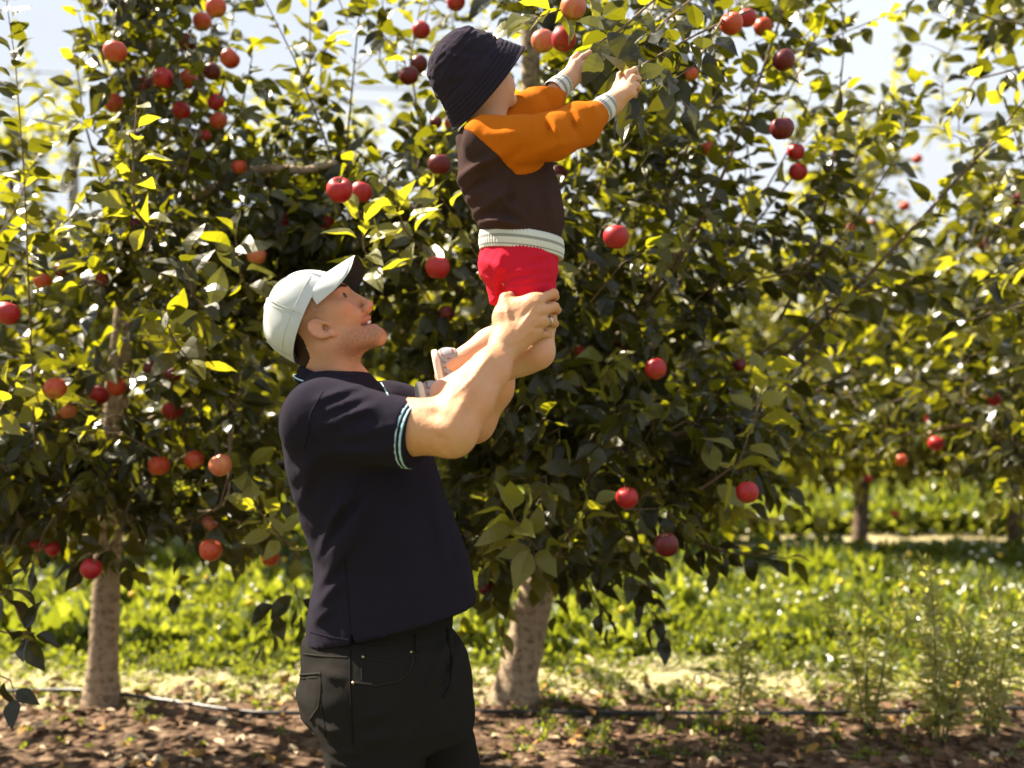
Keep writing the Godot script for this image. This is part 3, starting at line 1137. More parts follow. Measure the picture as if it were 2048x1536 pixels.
	for q in [
		[[[70, 900, 3.6], [58, 600, 3.4], [48, 350, 3.35], [30, 120, 3.3], [5, -50, 3.3]], 36, 0.094, 1, 1, 0.0036],
		[[[-40, 640, 3.5], [40, 520, 3.4], [110, 470, 3.4]], 10, 0.095, 1, 3, 0.004],
		[[[-60, 560, 3.6], [30, 420, 3.5], [75, 300, 3.45]], 12, 0.095, 2, 3, 0.004],
		[[[-80, 880, 3.4], [0, 820, 3.3], [30, 760, 3.3]], 8, 0.10, 3, 3, 0.004],
		[[[-60, 1180, 3.3], [10, 1190, 3.25], [25, 1150, 3.2]], 6, 0.115, 0, 0, 0.004],
		[[[-50, 1250, 3.3], [30, 1270, 3.25], [70, 1265, 3.2]], 5, 0.11, 0, 0, 0.004],
		[[[-30, 1340, 3.3], [20, 1360, 3.25], [32, 1400, 3.2]], 3, 0.09, 0, 0, 0.003]]:
		shoot(lf, r, line_at(q[0]), q[1], q[2], q[3], q[4], q[5])
	clear_apples(lf, apple_spots)
	limb(t, [[-640, 1440, 4.86], [-625, 1200, 4.86], [-610, 900, 4.85], [-580, 500, 4.8], [-560, 100, 4.8]], 0.07, 0.03, "trunk", 14)
	limb(t, [[-600, 800, 4.84], [-350, 720, 4.4], [-120, 660, 4.0]], 0.024, 0.009)
	leaves(t, lf, 90)
	# ---- a tree whose top hangs in at the upper right
	r.seed = 504
	t = thing("apple_tree", at(2150, 1428, 4.86) * Vector3(1, 0, 1), "apple tree with trunk just outside the picture, leaves hanging in down the right edge", "tree", "apple trees of the front row")
	lf = Leafage.new()
	heart = at(2130, 700, 4.8)
	for q in [[2010, 60, 4.6, 120, 110, 0.4, 30], [2230, 560, 4.6, 200, 420, 0.6, 120], [2060, 560, 4.7, 80, 200, 0.4, 18], [1985, 810, 5.0, 110, 100, 0.45, 30], [2080, 880, 4.7, 110, 100, 0.45, 26], [1860, 880, 5.2, 80, 60, 0.35, 13], [1955, 480, 5.0, 80, 100, 0.4, 12], [1770, 830, 5.6, 120, 110, 0.45, 26], [1800, 640, 5.6, 110, 120, 0.4, 16], [1890, 290, 4.5, 110, 130, 0.4, 5]]:
		lobe(lf, r, at(q[0], q[1], q[2]), Vector3(q[3] * q[2] / F, q[4] * q[2] / F, q[5]), q[6], heart)
	for q in [
		[[[2150, 60, 4.0], [1990, 40, 3.95], [1860, -10, 3.9], [1760, -40, 3.9]], 17, 0.09, 1, 2, 0.006],
		[[[2150, 560, 4.0], [2060, 520, 3.95], [1980, 560, 3.9], [1900, 575, 3.9]], 14, 0.095, 0, 2, 0.005],
		[[[2120, 420, 4.0], [2050, 330, 3.95], [2010, 200, 3.9]], 11, 0.095, 1, 3, 0.005],
		[[[2130, 720, 4.2], [2080, 660, 4.1], [2010, 640, 4.1]], 9, 0.09, 2, 3, 0.005],
		[[[2160, 260, 4.2], [2040, 250, 4.1], [1930, 330, 4.0], [1880, 400, 4.0]], 12, 0.095, 1, 2, 0.006],
		[[[2180, 160, 4.2], [2060, 130, 4.1], [1950, 160, 4.0], [1900, 230, 4.0]], 12, 0.095, 1, 3, 0.006],
		[[[2180, 640, 4.2], [2060, 600, 4.1], [1940, 640, 4.0], [1840, 640, 4.0]], 12, 0.10, 0, 2, 0.006],
		[[[2200, 480, 4.4], [2080, 420, 4.3], [1990, 380, 4.3], [1940, 280, 4.3]], 12, 0.095, 1, 3, 0.006]]:
		shoot(lf, r, line_at(q[0]), q[1], q[2], q[3], q[4], q[5])
	clear_apples(lf, apple_spots)
	limb(t, [[2150, 1440, 4.86], [2148, 1200, 4.86], [2140, 900, 4.85], [2135, 500, 4.8], [2130, 100, 4.8]], 0.07, 0.03, "trunk", 14)
	limb(t, [[2135, 420, 4.8], [2090, 250, 4.6], [2010, 90, 4.5]], 0.020, 0.007)
	limb(t, [[2142, 960, 4.85], [2050, 900, 4.8], [1930, 850, 4.9], [1850, 870, 5.1]], 0.022, 0.008)
	leaves(t, lf, 200)

# Whole trees of the rows behind: three kinds, set out again and again.
func far_rows() -> void:
	var r := RandomNumberGenerator.new()
	r.seed = 610
	var kinds := []
	for k in 4:
		var lf := Leafage.new()
		var dense: float = [1.0, 0.8, 1.1, 0.75][k]
		for q in [[0.0, 1.25, 0.0, 0.85, 0.60, 0.6, 210], [0.1, 0.85, 0.1, 0.8, 0.36, 0.55, 130], [0.15, 2.0, 0.0, 0.65, 0.5, 0.5, 120], [-0.55, 1.2, 0.1, 0.45, 0.5, 0.5, 60], [0.6, 1.3, 0.0, 0.45, 0.55, 0.5, 60], [0.0, 2.65, 0.0, 0.42, 0.42, 0.35, 40]]:
			lobe(lf, r, Vector3(q[0] + r.randfn(0, 0.1), q[1], q[2]), Vector3(q[3], q[4], q[5]), int(q[6] * dense), Vector3(0, 1.3, 0), 0.088, 99.0, 0.25)
		sprouts(lf, r, Vector3(0, 2.6, 0), Vector3(0.55, 0.35, 0.4), 14, 0.8, 0.075)
		sprouts(lf, r, Vector3(0, 1.6, 0), Vector3(0.9, 0.3, 0.6), 16, 0.6, 0.075)
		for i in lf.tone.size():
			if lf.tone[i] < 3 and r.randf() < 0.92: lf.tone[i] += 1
		var all := PackedInt32Array(range(lf.where.size()))
		var lean := r.randfn(0, 0.06)
		var pts := [Vector3(0, -0.06, 0), Vector3(lean, 0.5, 0), Vector3(lean * 2.0, 1.2, 0.03), Vector3(lean, 2.0, 0), Vector3(0, 2.9, 0)]
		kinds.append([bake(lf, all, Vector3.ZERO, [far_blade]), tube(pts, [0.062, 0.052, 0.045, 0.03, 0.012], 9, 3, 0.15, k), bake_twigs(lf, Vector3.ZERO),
			tube([Vector3(lean * 1.6, 0.95, 0), Vector3(0.35, 1.25, 0.25), Vector3(0.7, 1.45, 0.4)], [0.025, 0.018, 0.008], 6, 3), tube([Vector3(lean * 2.0, 1.1, 0), Vector3(-0.3, 1.35, 0.2), Vector3(-0.65, 1.5, 0.35)], [0.025, 0.018, 0.008], 6, 3)])
	# second row: [px of the trunk's foot, words]
	var second := [[-260, "second-row apple tree past the left edge, seen through the gap below the front crowns"], [30, "second-row apple tree glowing yellow-green in the gap by the left edge"], [318, "second-row apple tree whose dark trunk shows just right of the straight front trunk"], [640, "second-row apple tree hidden mostly behind the man's back"], [960, "second-row apple tree behind the leaning trunk's crown"], [1290, "second-row apple tree glimpsed through the middle crown's right side"], [1714, "second-row apple tree with slim bare trunk standing free at the right"], [2038, "second-row apple tree with trunk at the right edge of the picture"], [2360, "second-row apple tree just past the right edge"]]
	var i := 0
	for s in second:
		var p := at(s[0], 768, 9.36)
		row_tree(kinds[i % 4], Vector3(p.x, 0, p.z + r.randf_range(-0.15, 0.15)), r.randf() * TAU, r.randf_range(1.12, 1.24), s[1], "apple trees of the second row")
		i += 1
	for k in 14:
		var x := -6.6 + k * 1.0 + r.randf_range(-0.12, 0.12)
		var side := "from the left" if k < 7 else "from the right"
		var nth: int = k + 1 if k < 7 else 14 - k
		row_tree(kinds[r.randi() % 4], Vector3(x, 0, -14.2), r.randf() * TAU, r.randf_range(0.9, 1.05), "third-row apple tree, %s %s, blurred behind the second row" % [["first", "second", "third", "fourth", "fifth", "sixth", "seventh"][nth - 1], side], "apple trees of the third row")
	# rows farther off read as one mass
	var w := []
	for row in 5:
		for k in 40:
			var z := -19.0 - row * 4.8
			var b := Basis(Vector3.UP, r.randf() * TAU).scaled(Vector3.ONE * r.randf_range(0.9, 1.08))
			w.append(Transform3D(b, Vector3(-24 + k * 1.25 + r.randf_range(-0.2, 0.2), 0, z)))
	multi("distant_orchard", kinds[0][0], null, w)
	multi("distant_trunks", kinds[0][1], shade_bark(), w)

func row_tree(kind: Array, p: Vector3, turn: float, size: float, label: String, group: String) -> void:
	var t := thing("apple_tree", p, label, "tree", group)
	t.rotation.y = turn
	t.scale = Vector3.ONE * size
	part("trunk", kind[1], shade_bark(), t)
	part("branch", kind[3], shade_bark(), t)
	part("branch", kind[4], shade_bark(), t)
	part("foliage", kind[0], null, t, "stuff")
	part("twig", kind[2], twig_mat(), t, "stuff")

# ---------------------------------------------------------------- apples
var apple_list := []
var far_apples := []

func gather_apples() -> void:
	# [px, py, width in px, tone 0 dark red, 1 red, 2 orange red, 3 pale blush, label, how free of leaves]
	apple_list = [
		[230, 103, 48, 2, "bright orange-red apple alone at the outer side of the narrow treetop", 1.0],
		[432, 14, 42, 2, "orange-red apple cut by the top edge above the narrow treetop", 1.0],
		[404, 43, 38, 2, "shaded orange apple tucked under the one cut by the top edge", 0.6],
		[459, 117, 40, 2, "round red apple at the man's side of the narrow treetop", 1.0],
		[374, 84, 38, 0, "dark red apple half behind leaves under the shaded orange pair", 0.3],
		[326, 156, 44, 1, "mottled dark red apple in the middle of the narrow treetop", 0.8],
		[287, 170, 36, 0, "deep red apple in shade beside the mottled one", 0.4],
		[376, 158, 36, 2, "orange-red apple between the mottled one and a dark one", 0.7],
		[424, 143, 36, 0, "dark apple hanging just under the round red one", 0.5],
		[228, 206, 38, 2, "orange-red apple above the pale young shoot", 1.0],
		[362, 222, 36, 1, "pinkish red apple half covered at the height of the pale shoot", 0.4],
		[432, 204, 34, 1, "dark orange apple right above a sunlit small one", 0.5],
		[437, 242, 36, 2, "small orange apple lit from behind at the treetop's lower side", 1.0],
		[412, 271, 22, 1, "tiny red apple below the orange backlit one", 0.8],
		[478, 334, 30, 2, "orange apple half hidden beside the bare grey bough", 0.5],
		[566, 438, 34, 1, "dull red apple above the cap, at its left", 0.6],
		[653, 446, 32, 1, "small red apple straight above the white cap", 0.9],
		[679, 380, 52, 1, "large shiny red apple above the white cap", 1.4],
		[722, 384, 42, 1, "red apple partly behind leaves touching the large shiny one", 0.6],
		[512, 510, 40, 3, "salmon-orange apple behind big grey leaves left of the cap", 0.5],
		[875, 535, 50, 1, "bright crimson apple between the cap's visor and the red shorts", 1.4],
		[878, 328, 44, 0, "maroon apple behind the child's back", 1.0],
		[842, 60, 36, 1, "crimson apple left of the bucket hat's crown", 0.9],
		[818, 151, 40, 0, "dark red apple, lower of the pair left of the bucket hat", 1.0],
		[838, 128, 38, 0, "dark red apple, upper of the pair left of the bucket hat", 0.8],
		[905, 248, 32, 2, "orange-red apple peeping out under the back of the bucket hat", 0.7],
		[872, 245, 26, 0, "small dark red apple left of the one under the hat's brim", 0.6],
		[912, 4, 36, 1, "red apple at the top edge above the bucket hat", 0.8],
		[1147, 14, 54, 3, "pink apple at the top edge above the child's open hand", 0.8],
		[1086, 82, 48, 3, "pale pink apple beside the grey trunk, before the bucket hat", 0.8],
		[1127, 78, 52, 1, "big orange-red apple over the child's open hand", 0.9],
		[1463, 47, 46, 2, "orange-red apple in a row of three high right of the hands", 1.0],
		[1494, 36, 40, 1, "middle red apple in a row of three high right of the hands", 0.7],
		[1527, 54, 38, 2, "brownish apple, last in the row of three high right of the hands", 0.4],
		[1568, 120, 46, 0, "dark red apple behind an upright pale shoot, upper right", 0.6],
		[1384, 148, 28, 2, "small orange apple right of the child's near hand", 0.8],
		[1416, 296, 26, 2, "small orange-red apple in the thin leaves right of the orange sleeve", 0.9],
		[1564, 257, 48, 0, "large dark red apple in a black clump against the sky", 1.2],
		[1592, 304, 36, 1, "red apple just under the large one against the sky", 0.9],
		[1596, 344, 38, 1, "red apple, lowest of three against the sky at the right", 0.9],
		[1232, 474, 52, 1, "large crimson apple right of the white waistband", 1.4],
		[1119, 345, 34, 0, "dark apple peeping out at the front of the brown jacket", 0.5],
		[1312, 738, 46, 1, "dark crimson apple with a leaf across it right of the man's hands", 1.0],
		[1245, 690, 34, 0, "dark red apple in shade between the hands and the leaf-crossed one", 0.5],
		[1159, 702, 24, 2, "tiny orange apple right of the child's knee", 0.9],
		[1333, 1090, 50, 0, "dark ruby apple low in the middle crown", 1.2],
		[1254, 996, 44, 1, "orange-red apple under a sunlit leaf, low in the middle crown", 0.7],
		[1495, 985, 46, 1, "red apple behind a leaf at the middle crown's lower right", 0.7],
		[972, 1175, 34, 0, "dull red apple by the polo shirt's front hem", 0.7],
		[892, 628, 34, 0, "dark red apple in shade left of the man's gripping hand", 0.6],
		[1480, 730, 26, 0, "small dark red apple near the end of the rising bough", 0.7],
		[110, 777, 44, 2, "brownish orange apple left of the straight trunk's fork", 0.8],
		[199, 790, 40, 1, "red apple touching another before the straight trunk", 0.9],
		[232, 773, 40, 2, "orange-red apple set against the top of the straight trunk", 1.0],
		[136, 821, 36, 3, "pink apple over a dark branch left of the straight trunk", 0.8],
		[116, 832, 34, 3, "salmon apple under the pink one on the dark branch", 0.6],
		[344, 822, 40, 1, "dusky red apple right of the straight trunk, in shade", 0.6],
		[389, 920, 40, 2, "orange-yellow apple left of the brightest pink one", 1.1],
		[441, 931, 44, 3, "bright pink and yellow apple hanging by a bare curved twig", 1.4],
		[318, 932, 42, 2, "yellowish apple cut by grey leaves right of the straight trunk", 0.5],
		[415, 1049, 42, 3, "yellow-orange apple under the curved twig", 0.9],
		[421, 1101, 44, 2, "rusty red apple, lowest right of the straight trunk", 1.2],
		[182, 1138, 44, 1, "red apple, lowest on the left tree, touching its trunk", 1.2],
		[540, 1116, 36, 2, "faded orange apple near the man's lower back", 0.7],
		[14, 627, 50, 1, "bright red apple cut by the picture's left edge", 1.0],
		[200, 557, 34, 2, "orange-red apple beside a yellow leaf in the left crown", 0.6],
		[124, 540, 32, 0, "dark red apple in shade in the left crown", 0.6],
		[86, 562, 34, 2, "brown-orange apple in the shade near the left edge", 0.5],
		[302, 738, 34, 0, "crimson apple in deep shade above the straight trunk's fork", 0.6],
		[345, 748, 32, 0, "dim red apple right of the crimson one in deep shade", 0.5],
		[264, 450, 34, 0, "dark red apple low behind the pale young shoot's foot", 0.5],
		[72, 1090, 30, 1, "dim orange apple low at the left edge", 0.5],
		[106, 1098, 32, 1, "dim red apple low in the leaves left of the straight trunk", 0.6],
	]
	# farther ones, a few pixels wide
	far_apples = [[1988, 800, 30, 1, "round red apple with a glint, far right in the second row"], [1862, 840, 24, 1, "small red apple above the trellis wire, second row"], [1872, 887, 32, 1, "round red apple below the trellis wire, second row"], [1737, 957, 18, 1, "little red apple over the slim free-standing trunk"], [1810, 412, 20, 2, "bright red dot of an apple against the sky, second row"], [1968, 488, 26, 0, "dark red apple in the clump at the far right, middle height"], [1835, 318, 20, 2, "orange apple high in the second row against the sky"], [2036, 400, 30, 0, "dark red apple at the right edge, high up"], [1945, 455, 16, 1, "small crimson apple above the dark one at the far right"], [1950, 517, 16, 1, "small red apple below the dark one at the far right"], [1540, 486, 15, 2, "small orange-red apple right of the rising bough"], [1845, 625, 15, 2, "tiny orange apple in the bright leaves, second row"], [1566, 778, 15, 1, "tiny red apple beside the pale shoot at the right"], [1802, 920, 26, 2, "rusty orange apple low in the second row"], [1744, 446, 15, 2, "tiny orange apple under the bright red dot"], [1702, 455, 14, 2, "tiny orange-red apple right of the white sky gap"], [1560, 968, 16, 0, "dim red apple low, left of the slim free-standing trunk"], [1660, 965, 14, 0, "dim tiny red apple just left of the slim trunk"], [1790, 1028, 16, 2, "tiny orange apple hanging low over the grass at the right"], [2046, 682, 18, 1, "red apple cut by the right edge at middle height"]]
	for q in far_apples:
		var d := clampf(0.073 * F / q[2], 4.9, 8.9)
		q.append(at(q[0], q[1], d))
		apple_spots.append([q[5], 0.8])
	# bare wood that shows through: the straight trunk's fork, the upper trunk by the hat, the grey bough
	for q in [[229, 806, 4.85, 0.8], [229, 836, 4.85, 0.9], [227, 866, 4.85, 0.8], [1062, 85, 4.75, 1.0], [1063, 125, 4.75, 1.1], [1062, 170, 4.75, 1.0], [555, 338, 4.0, 0.5], [590, 340, 3.97, 0.5], [630, 337, 3.93, 0.5], [215, 1085, 4.85, 0.9]]:
		apple_spots.append([at(q[0], q[1], q[2]), q[3], 2.2])
	for a in apple_list:
		var d: float = clampf(0.073 * F / a[2], 2.62, 4.0)
		var k := rng.randf_range(0.93, 1.07)
		d = clampf(d * k, 2.62, 4.05)
		a.append(at(a[0], a[1], d))
		a.append(a[2] * d / F)
		apple_spots.append([at(a[0], a[1], d), a[5]])

func apple_mesh(tone: int) -> ArrayMesh:
	var rows := []
	var cols := []
	var n := FastNoiseLite.new()
	n.seed = 70 + tone
	n.frequency = 1.0
	n.fractal_octaves = 3
	var base: Color = [Color(0.13, 0.008, 0.010), Color(0.38, 0.013, 0.018), Color(0.42, 0.035, 0.018), Color(0.47, 0.095, 0.065)][tone]
	var other: Color = [Color(0.08, 0.007, 0.008), Color(0.27, 0.011, 0.013), Color(0.43, 0.085, 0.022), Color(0.50, 0.20, 0.06)][tone]
	for i in 19:
		var t := PI * i / 18.0
		var row := PackedVector3Array()
		var col := PackedColorArray()
		for k in 26:
			var a := TAU * k / 26.0
			var rr := sin(t) * (0.5 - 0.035 * cos(t) * -1.0) * (1.0 + 0.025 * cos(a * 5.0 + 1.0) * (0.5 - 0.5 * cos(t)))
			var y := 0.495 * cos(t) - 0.17 * exp(-pow(sin(t) / 0.30, 2.0)) * signf(cos(t)) * (1.0 if cos(t) > 0.0 else 0.65)
			row.append(Vector3(rr * cos(a), y, rr * sin(a)))
			var streak := clampf(0.45 + 0.9 * n.get_noise_3d(cos(a) * 5.0, cos(t) * 0.8, sin(a) * 5.0) + 0.5 * n.get_noise_3d(cos(a) * 1.2, cos(t), sin(a) * 1.2), 0.0, 1.0)
			var c := base.lerp(other, streak)
			var yel: float = smoothstep(0.25, 0.95, -cos(t) + 0.3 * streak - 0.25) * [0.05, 0.12, 0.40, 0.65][tone]
			c = c.lerp(Color(0.55, 0.36, 0.07), yel)
			if sin(t) < 0.22: c = c.lerp(Color(0.22, 0.17, 0.05), 0.6)
			col.append(c)
		rows.append(row)
		cols.append(col)
	return sheet(rows, true, cols)

func apples() -> void:
	var skin := mat("apple_skin", Color.WHITE, 0.42)
	skin.vertex_color_use_as_albedo = true
	skin.metallic_specular = 0.45
	var kinds := []
	for k in 4: kinds.append(apple_mesh(k))
	var stem := tube([Vector3(0, 0.30, 0), Vector3(0.02, 0.48, 0.01), Vector3(0.10, 0.66, 0.03)], [0.028, 0.022, 0.03], 6, 3)
	for a in apple_list:
		make_apple(kinds[a[3]], skin, stem, a[6], a[7] * rng.randf_range(0.96, 1.04), a[4], "apples on the front trees")
	for q in far_apples:
		make_apple(kinds[q[3]], skin, stem, q[5], q[2] * -(q[5] as Vector3).z / F, q[4], "apples on the second row")

func make_apple(m: Mesh, skin: Material, stem: Mesh, p: Vector3, size: float, label: String, group: String) -> void:
	var o := thing("apple", p, label, "apple", group)
	o.rotation = Vector3(rng.randfn(0, 0.3), rng.randf() * TAU, rng.randfn(0, 0.3))
	o.scale = Vector3.ONE * size
	part("fruit", m, skin, o)
	part("stem", stem, twig_mat(), o)

# ---------------------------------------------------------------- hose, wires, stake, tall weeds
func things_between() -> void:
	var pts := []
	for q in [[-400, 1384, 4.95], [0, 1392, 4.95], [170, 1399, 4.93], [330, 1418, 4.80], [480, 1434, 4.66], [600, 1441, 4.62], [980, 1437, 4.64], [1250, 1442, 4.62], [1600, 1441, 4.62], [1900, 1436, 4.64], [2060, 1432, 4.66], [2500, 1436, 4.66]]:
		var p := at(q[0], q[1], q[2])
		pts.append(Vector3(p.x, 0.034 + 0.006 * sin(q[0] * 0.01), p.z))
	tag(part("drip_hose", tube(pts, _same(0.0095, pts.size()), 10, 6), mat("hose_plastic", lin(0.018, 0.018, 0.02), 0.33), self), "black plastic drip hose lying along the foot of the front trees", "hose")
	# trellis wires of the second row, and lines across the sky
	for q in [[1.105, -9.2, "slack trellis wire of the second row at apple height"], [2.2, -9.2, "upper trellis wire of the second row in the leaves"]]:
		tag(part("trellis_wire", tube([Vector3(-8, q[0] + 0.02, q[1]), Vector3(0, q[0] - 0.02, q[1]), Vector3(4.2, q[0], q[1]), Vector3(9, q[0] + 0.02, q[1])], _same(0.007, 4), 6, 3), mat("wire", lin(0.42, 0.38, 0.33), 0.5, {"metallic": 0.4}), self), q[2], "wire")
	for q in [[12.9, "upper grey overhead line crossing the pale sky"], [12.3, "lower grey overhead line crossing the pale sky"]]:
		tag(part("overhead_line", tube([Vector3(-40, q[0] + 1.5, -40), Vector3(-10, q[0] + 0.1, -40), Vector3(20, q[0] - 1.2, -40), Vector3(45, q[0] - 1.0, -40)], _same(0.035, 4), 6, 6), mat("line", lin(0.28, 0.29, 0.31), 0.7), self), q[1], "power line")
	var s := thing("orchard_stake", at(147, 768, 9.3) * Vector3(1, 0, 1), "pale grey wooden stake rising above the leaves at the left", "stake")
	var top := at(147, 285, 9.3).y
	part("post", tube([Vector3(0, -0.1, 0), Vector3(0.01, 1.6, 0), Vector3(0.0, top, 0)], [0.045, 0.043, 0.04], 10, 3, 0.05, 3), mat("grey_wood", lin(0.30, 0.28, 0.26), 0.85), s)
	part("wire_staple", ring_mesh(Vector3(0, top - 0.12, 0.0), Vector3.UP, 0.044, 0.004), mat("wire", lin(0.42, 0.38, 0.33), 0.5), s)
	s = thing("orchard_stake", at(2046, 768, 9.2) * Vector3(1, 0, 1) + Vector3(0.0, 0, 0.25), "tan wooden stake among the leaves at the right edge", "stake")
	part("post", tube([Vector3(0, -0.1, 0), Vector3(0.01, 1.2, 0), Vector3(0.0, 2.3, 0)], [0.045, 0.043, 0.04], 10, 3, 0.05, 3), mat("tan_wood", lin(0.40, 0.27, 0.16), 0.85), s)
	part("wire_staple", ring_mesh(Vector3(0, 2.2, 0.0), Vector3.UP, 0.044, 0.004), mat("wire", lin(0.42, 0.38, 0.33), 0.5), s)
	# weeds that stand up by the front row: [px, py of the foot, py of the top, stems, label]
	var r := RandomNumberGenerator.new()
	r.seed = 70
	for q in [[1880, 1490, 1110, 11, "tallest feathery weed, branching, standing by the hose at the right"], [1740, 1470, 1190, 7, "feathery weed left of the tallest one, knee high"], [1985, 1480, 1170, 7, "feathery weed right of the tallest one near the edge"], [1470, 1455, 1250, 4, "thin dark weed alone between the leaning trunk and the tall weeds"]] :
		var d: float = EYE * F / (q[1] - 768.0)
		var foot := at(q[0], q[1], d)
		foot.y = 0.0
		var h: float = at(0, q[2], d).y
		var o := thing("tall_weed", foot, q[4], "weed", "tall weeds by the hose")
		var lf := Leafage.new()
		for i in q[3]:
			var a := r.randf() * TAU
			var spread := r.randf_range(0.04, 0.30) * h / 0.7
			var hh := h * r.randf_range(0.55, 1.0) if i else h
			var p0 := Vector3(cos(a), 0, sin(a)) * 0.015
			var p1 := Vector3(cos(a) * spread * 0.5, hh * 0.55, sin(a) * spread * 0.5)
			var p2 := Vector3(cos(a) * spread + r.randfn(0, 0.02), hh, sin(a) * spread)
			shoot(lf, r, [p0, p1, p2], int(hh * 95), 0.088, 0, 1, 0.0035, 0.12, 1.0, 1.0)
			part("stem", tube([p0, p1, p2], [0.005, 0.0035, 0.001], 6, 4), mat("weed_stem", lin(0.10, 0.11, 0.04), 0.7), o)
		var soups := [Soup.new(), Soup.new()]
		var blade := leaf_soup(0.22, 0.3, 0.2, 0.2, 0.0, 4)
		for i in lf.where.size():
			var t: Transform3D = lf.where[i]
			soups[i % 2].put(t * blade.v, Transform3D(t.basis.orthonormalized(), Vector3.ZERO) * blade.n)
		var m := soups_mesh(soups)
		m.surface_set_material(0, leaf_mat("tall_weed_leaf", lin(0.12, 0.13, 0.04), lin(0.50, 0.48, 0.06), 0.45))
		m.surface_set_material(1, leaf_mat("tall_weed_leaf_pale", lin(0.20, 0.20, 0.08), lin(0.60, 0.56, 0.12), 0.4))
		part("foliage", m, null, o, "stuff")

# ---------------------------------------------------------------- the man
const SKIN := Color(0.53, 0.268, 0.142)

func skin_mat() -> StandardMaterial3D:
	if mats.has("skin"): return mats["skin"]
	var m := mat("skin", Color.WHITE, 0.58)
	m.vertex_color_use_as_albedo = true
	m.subsurf_scatter_enabled = true
	m.subsurf_scatter_strength = 0.12
	m.metallic_specular = 0.4
	m.heightmap_enabled = true
	m.heightmap_texture = noise_tex(0.03, 4, 91)
	m.heightmap_scale = 0.05
	triplanar(m, 11.0)
	return m

func mottle(p: Vector3, c: Color) -> Color:
	var a := skin_noise.get_noise_3dv(p * 9.0)
	var b := skin_noise.get_noise_3dv(p * 45.0 + Vector3(3, 9, 1))
	return Color(c.r * (1.0 + 0.05 * a + 0.05 * b), c.g * (1.0 - 0.07 * a + 0.06 * b), c.b * (1.0 - 0.10 * a + 0.05 * b))

var skin_noise := FastNoiseLite.new()

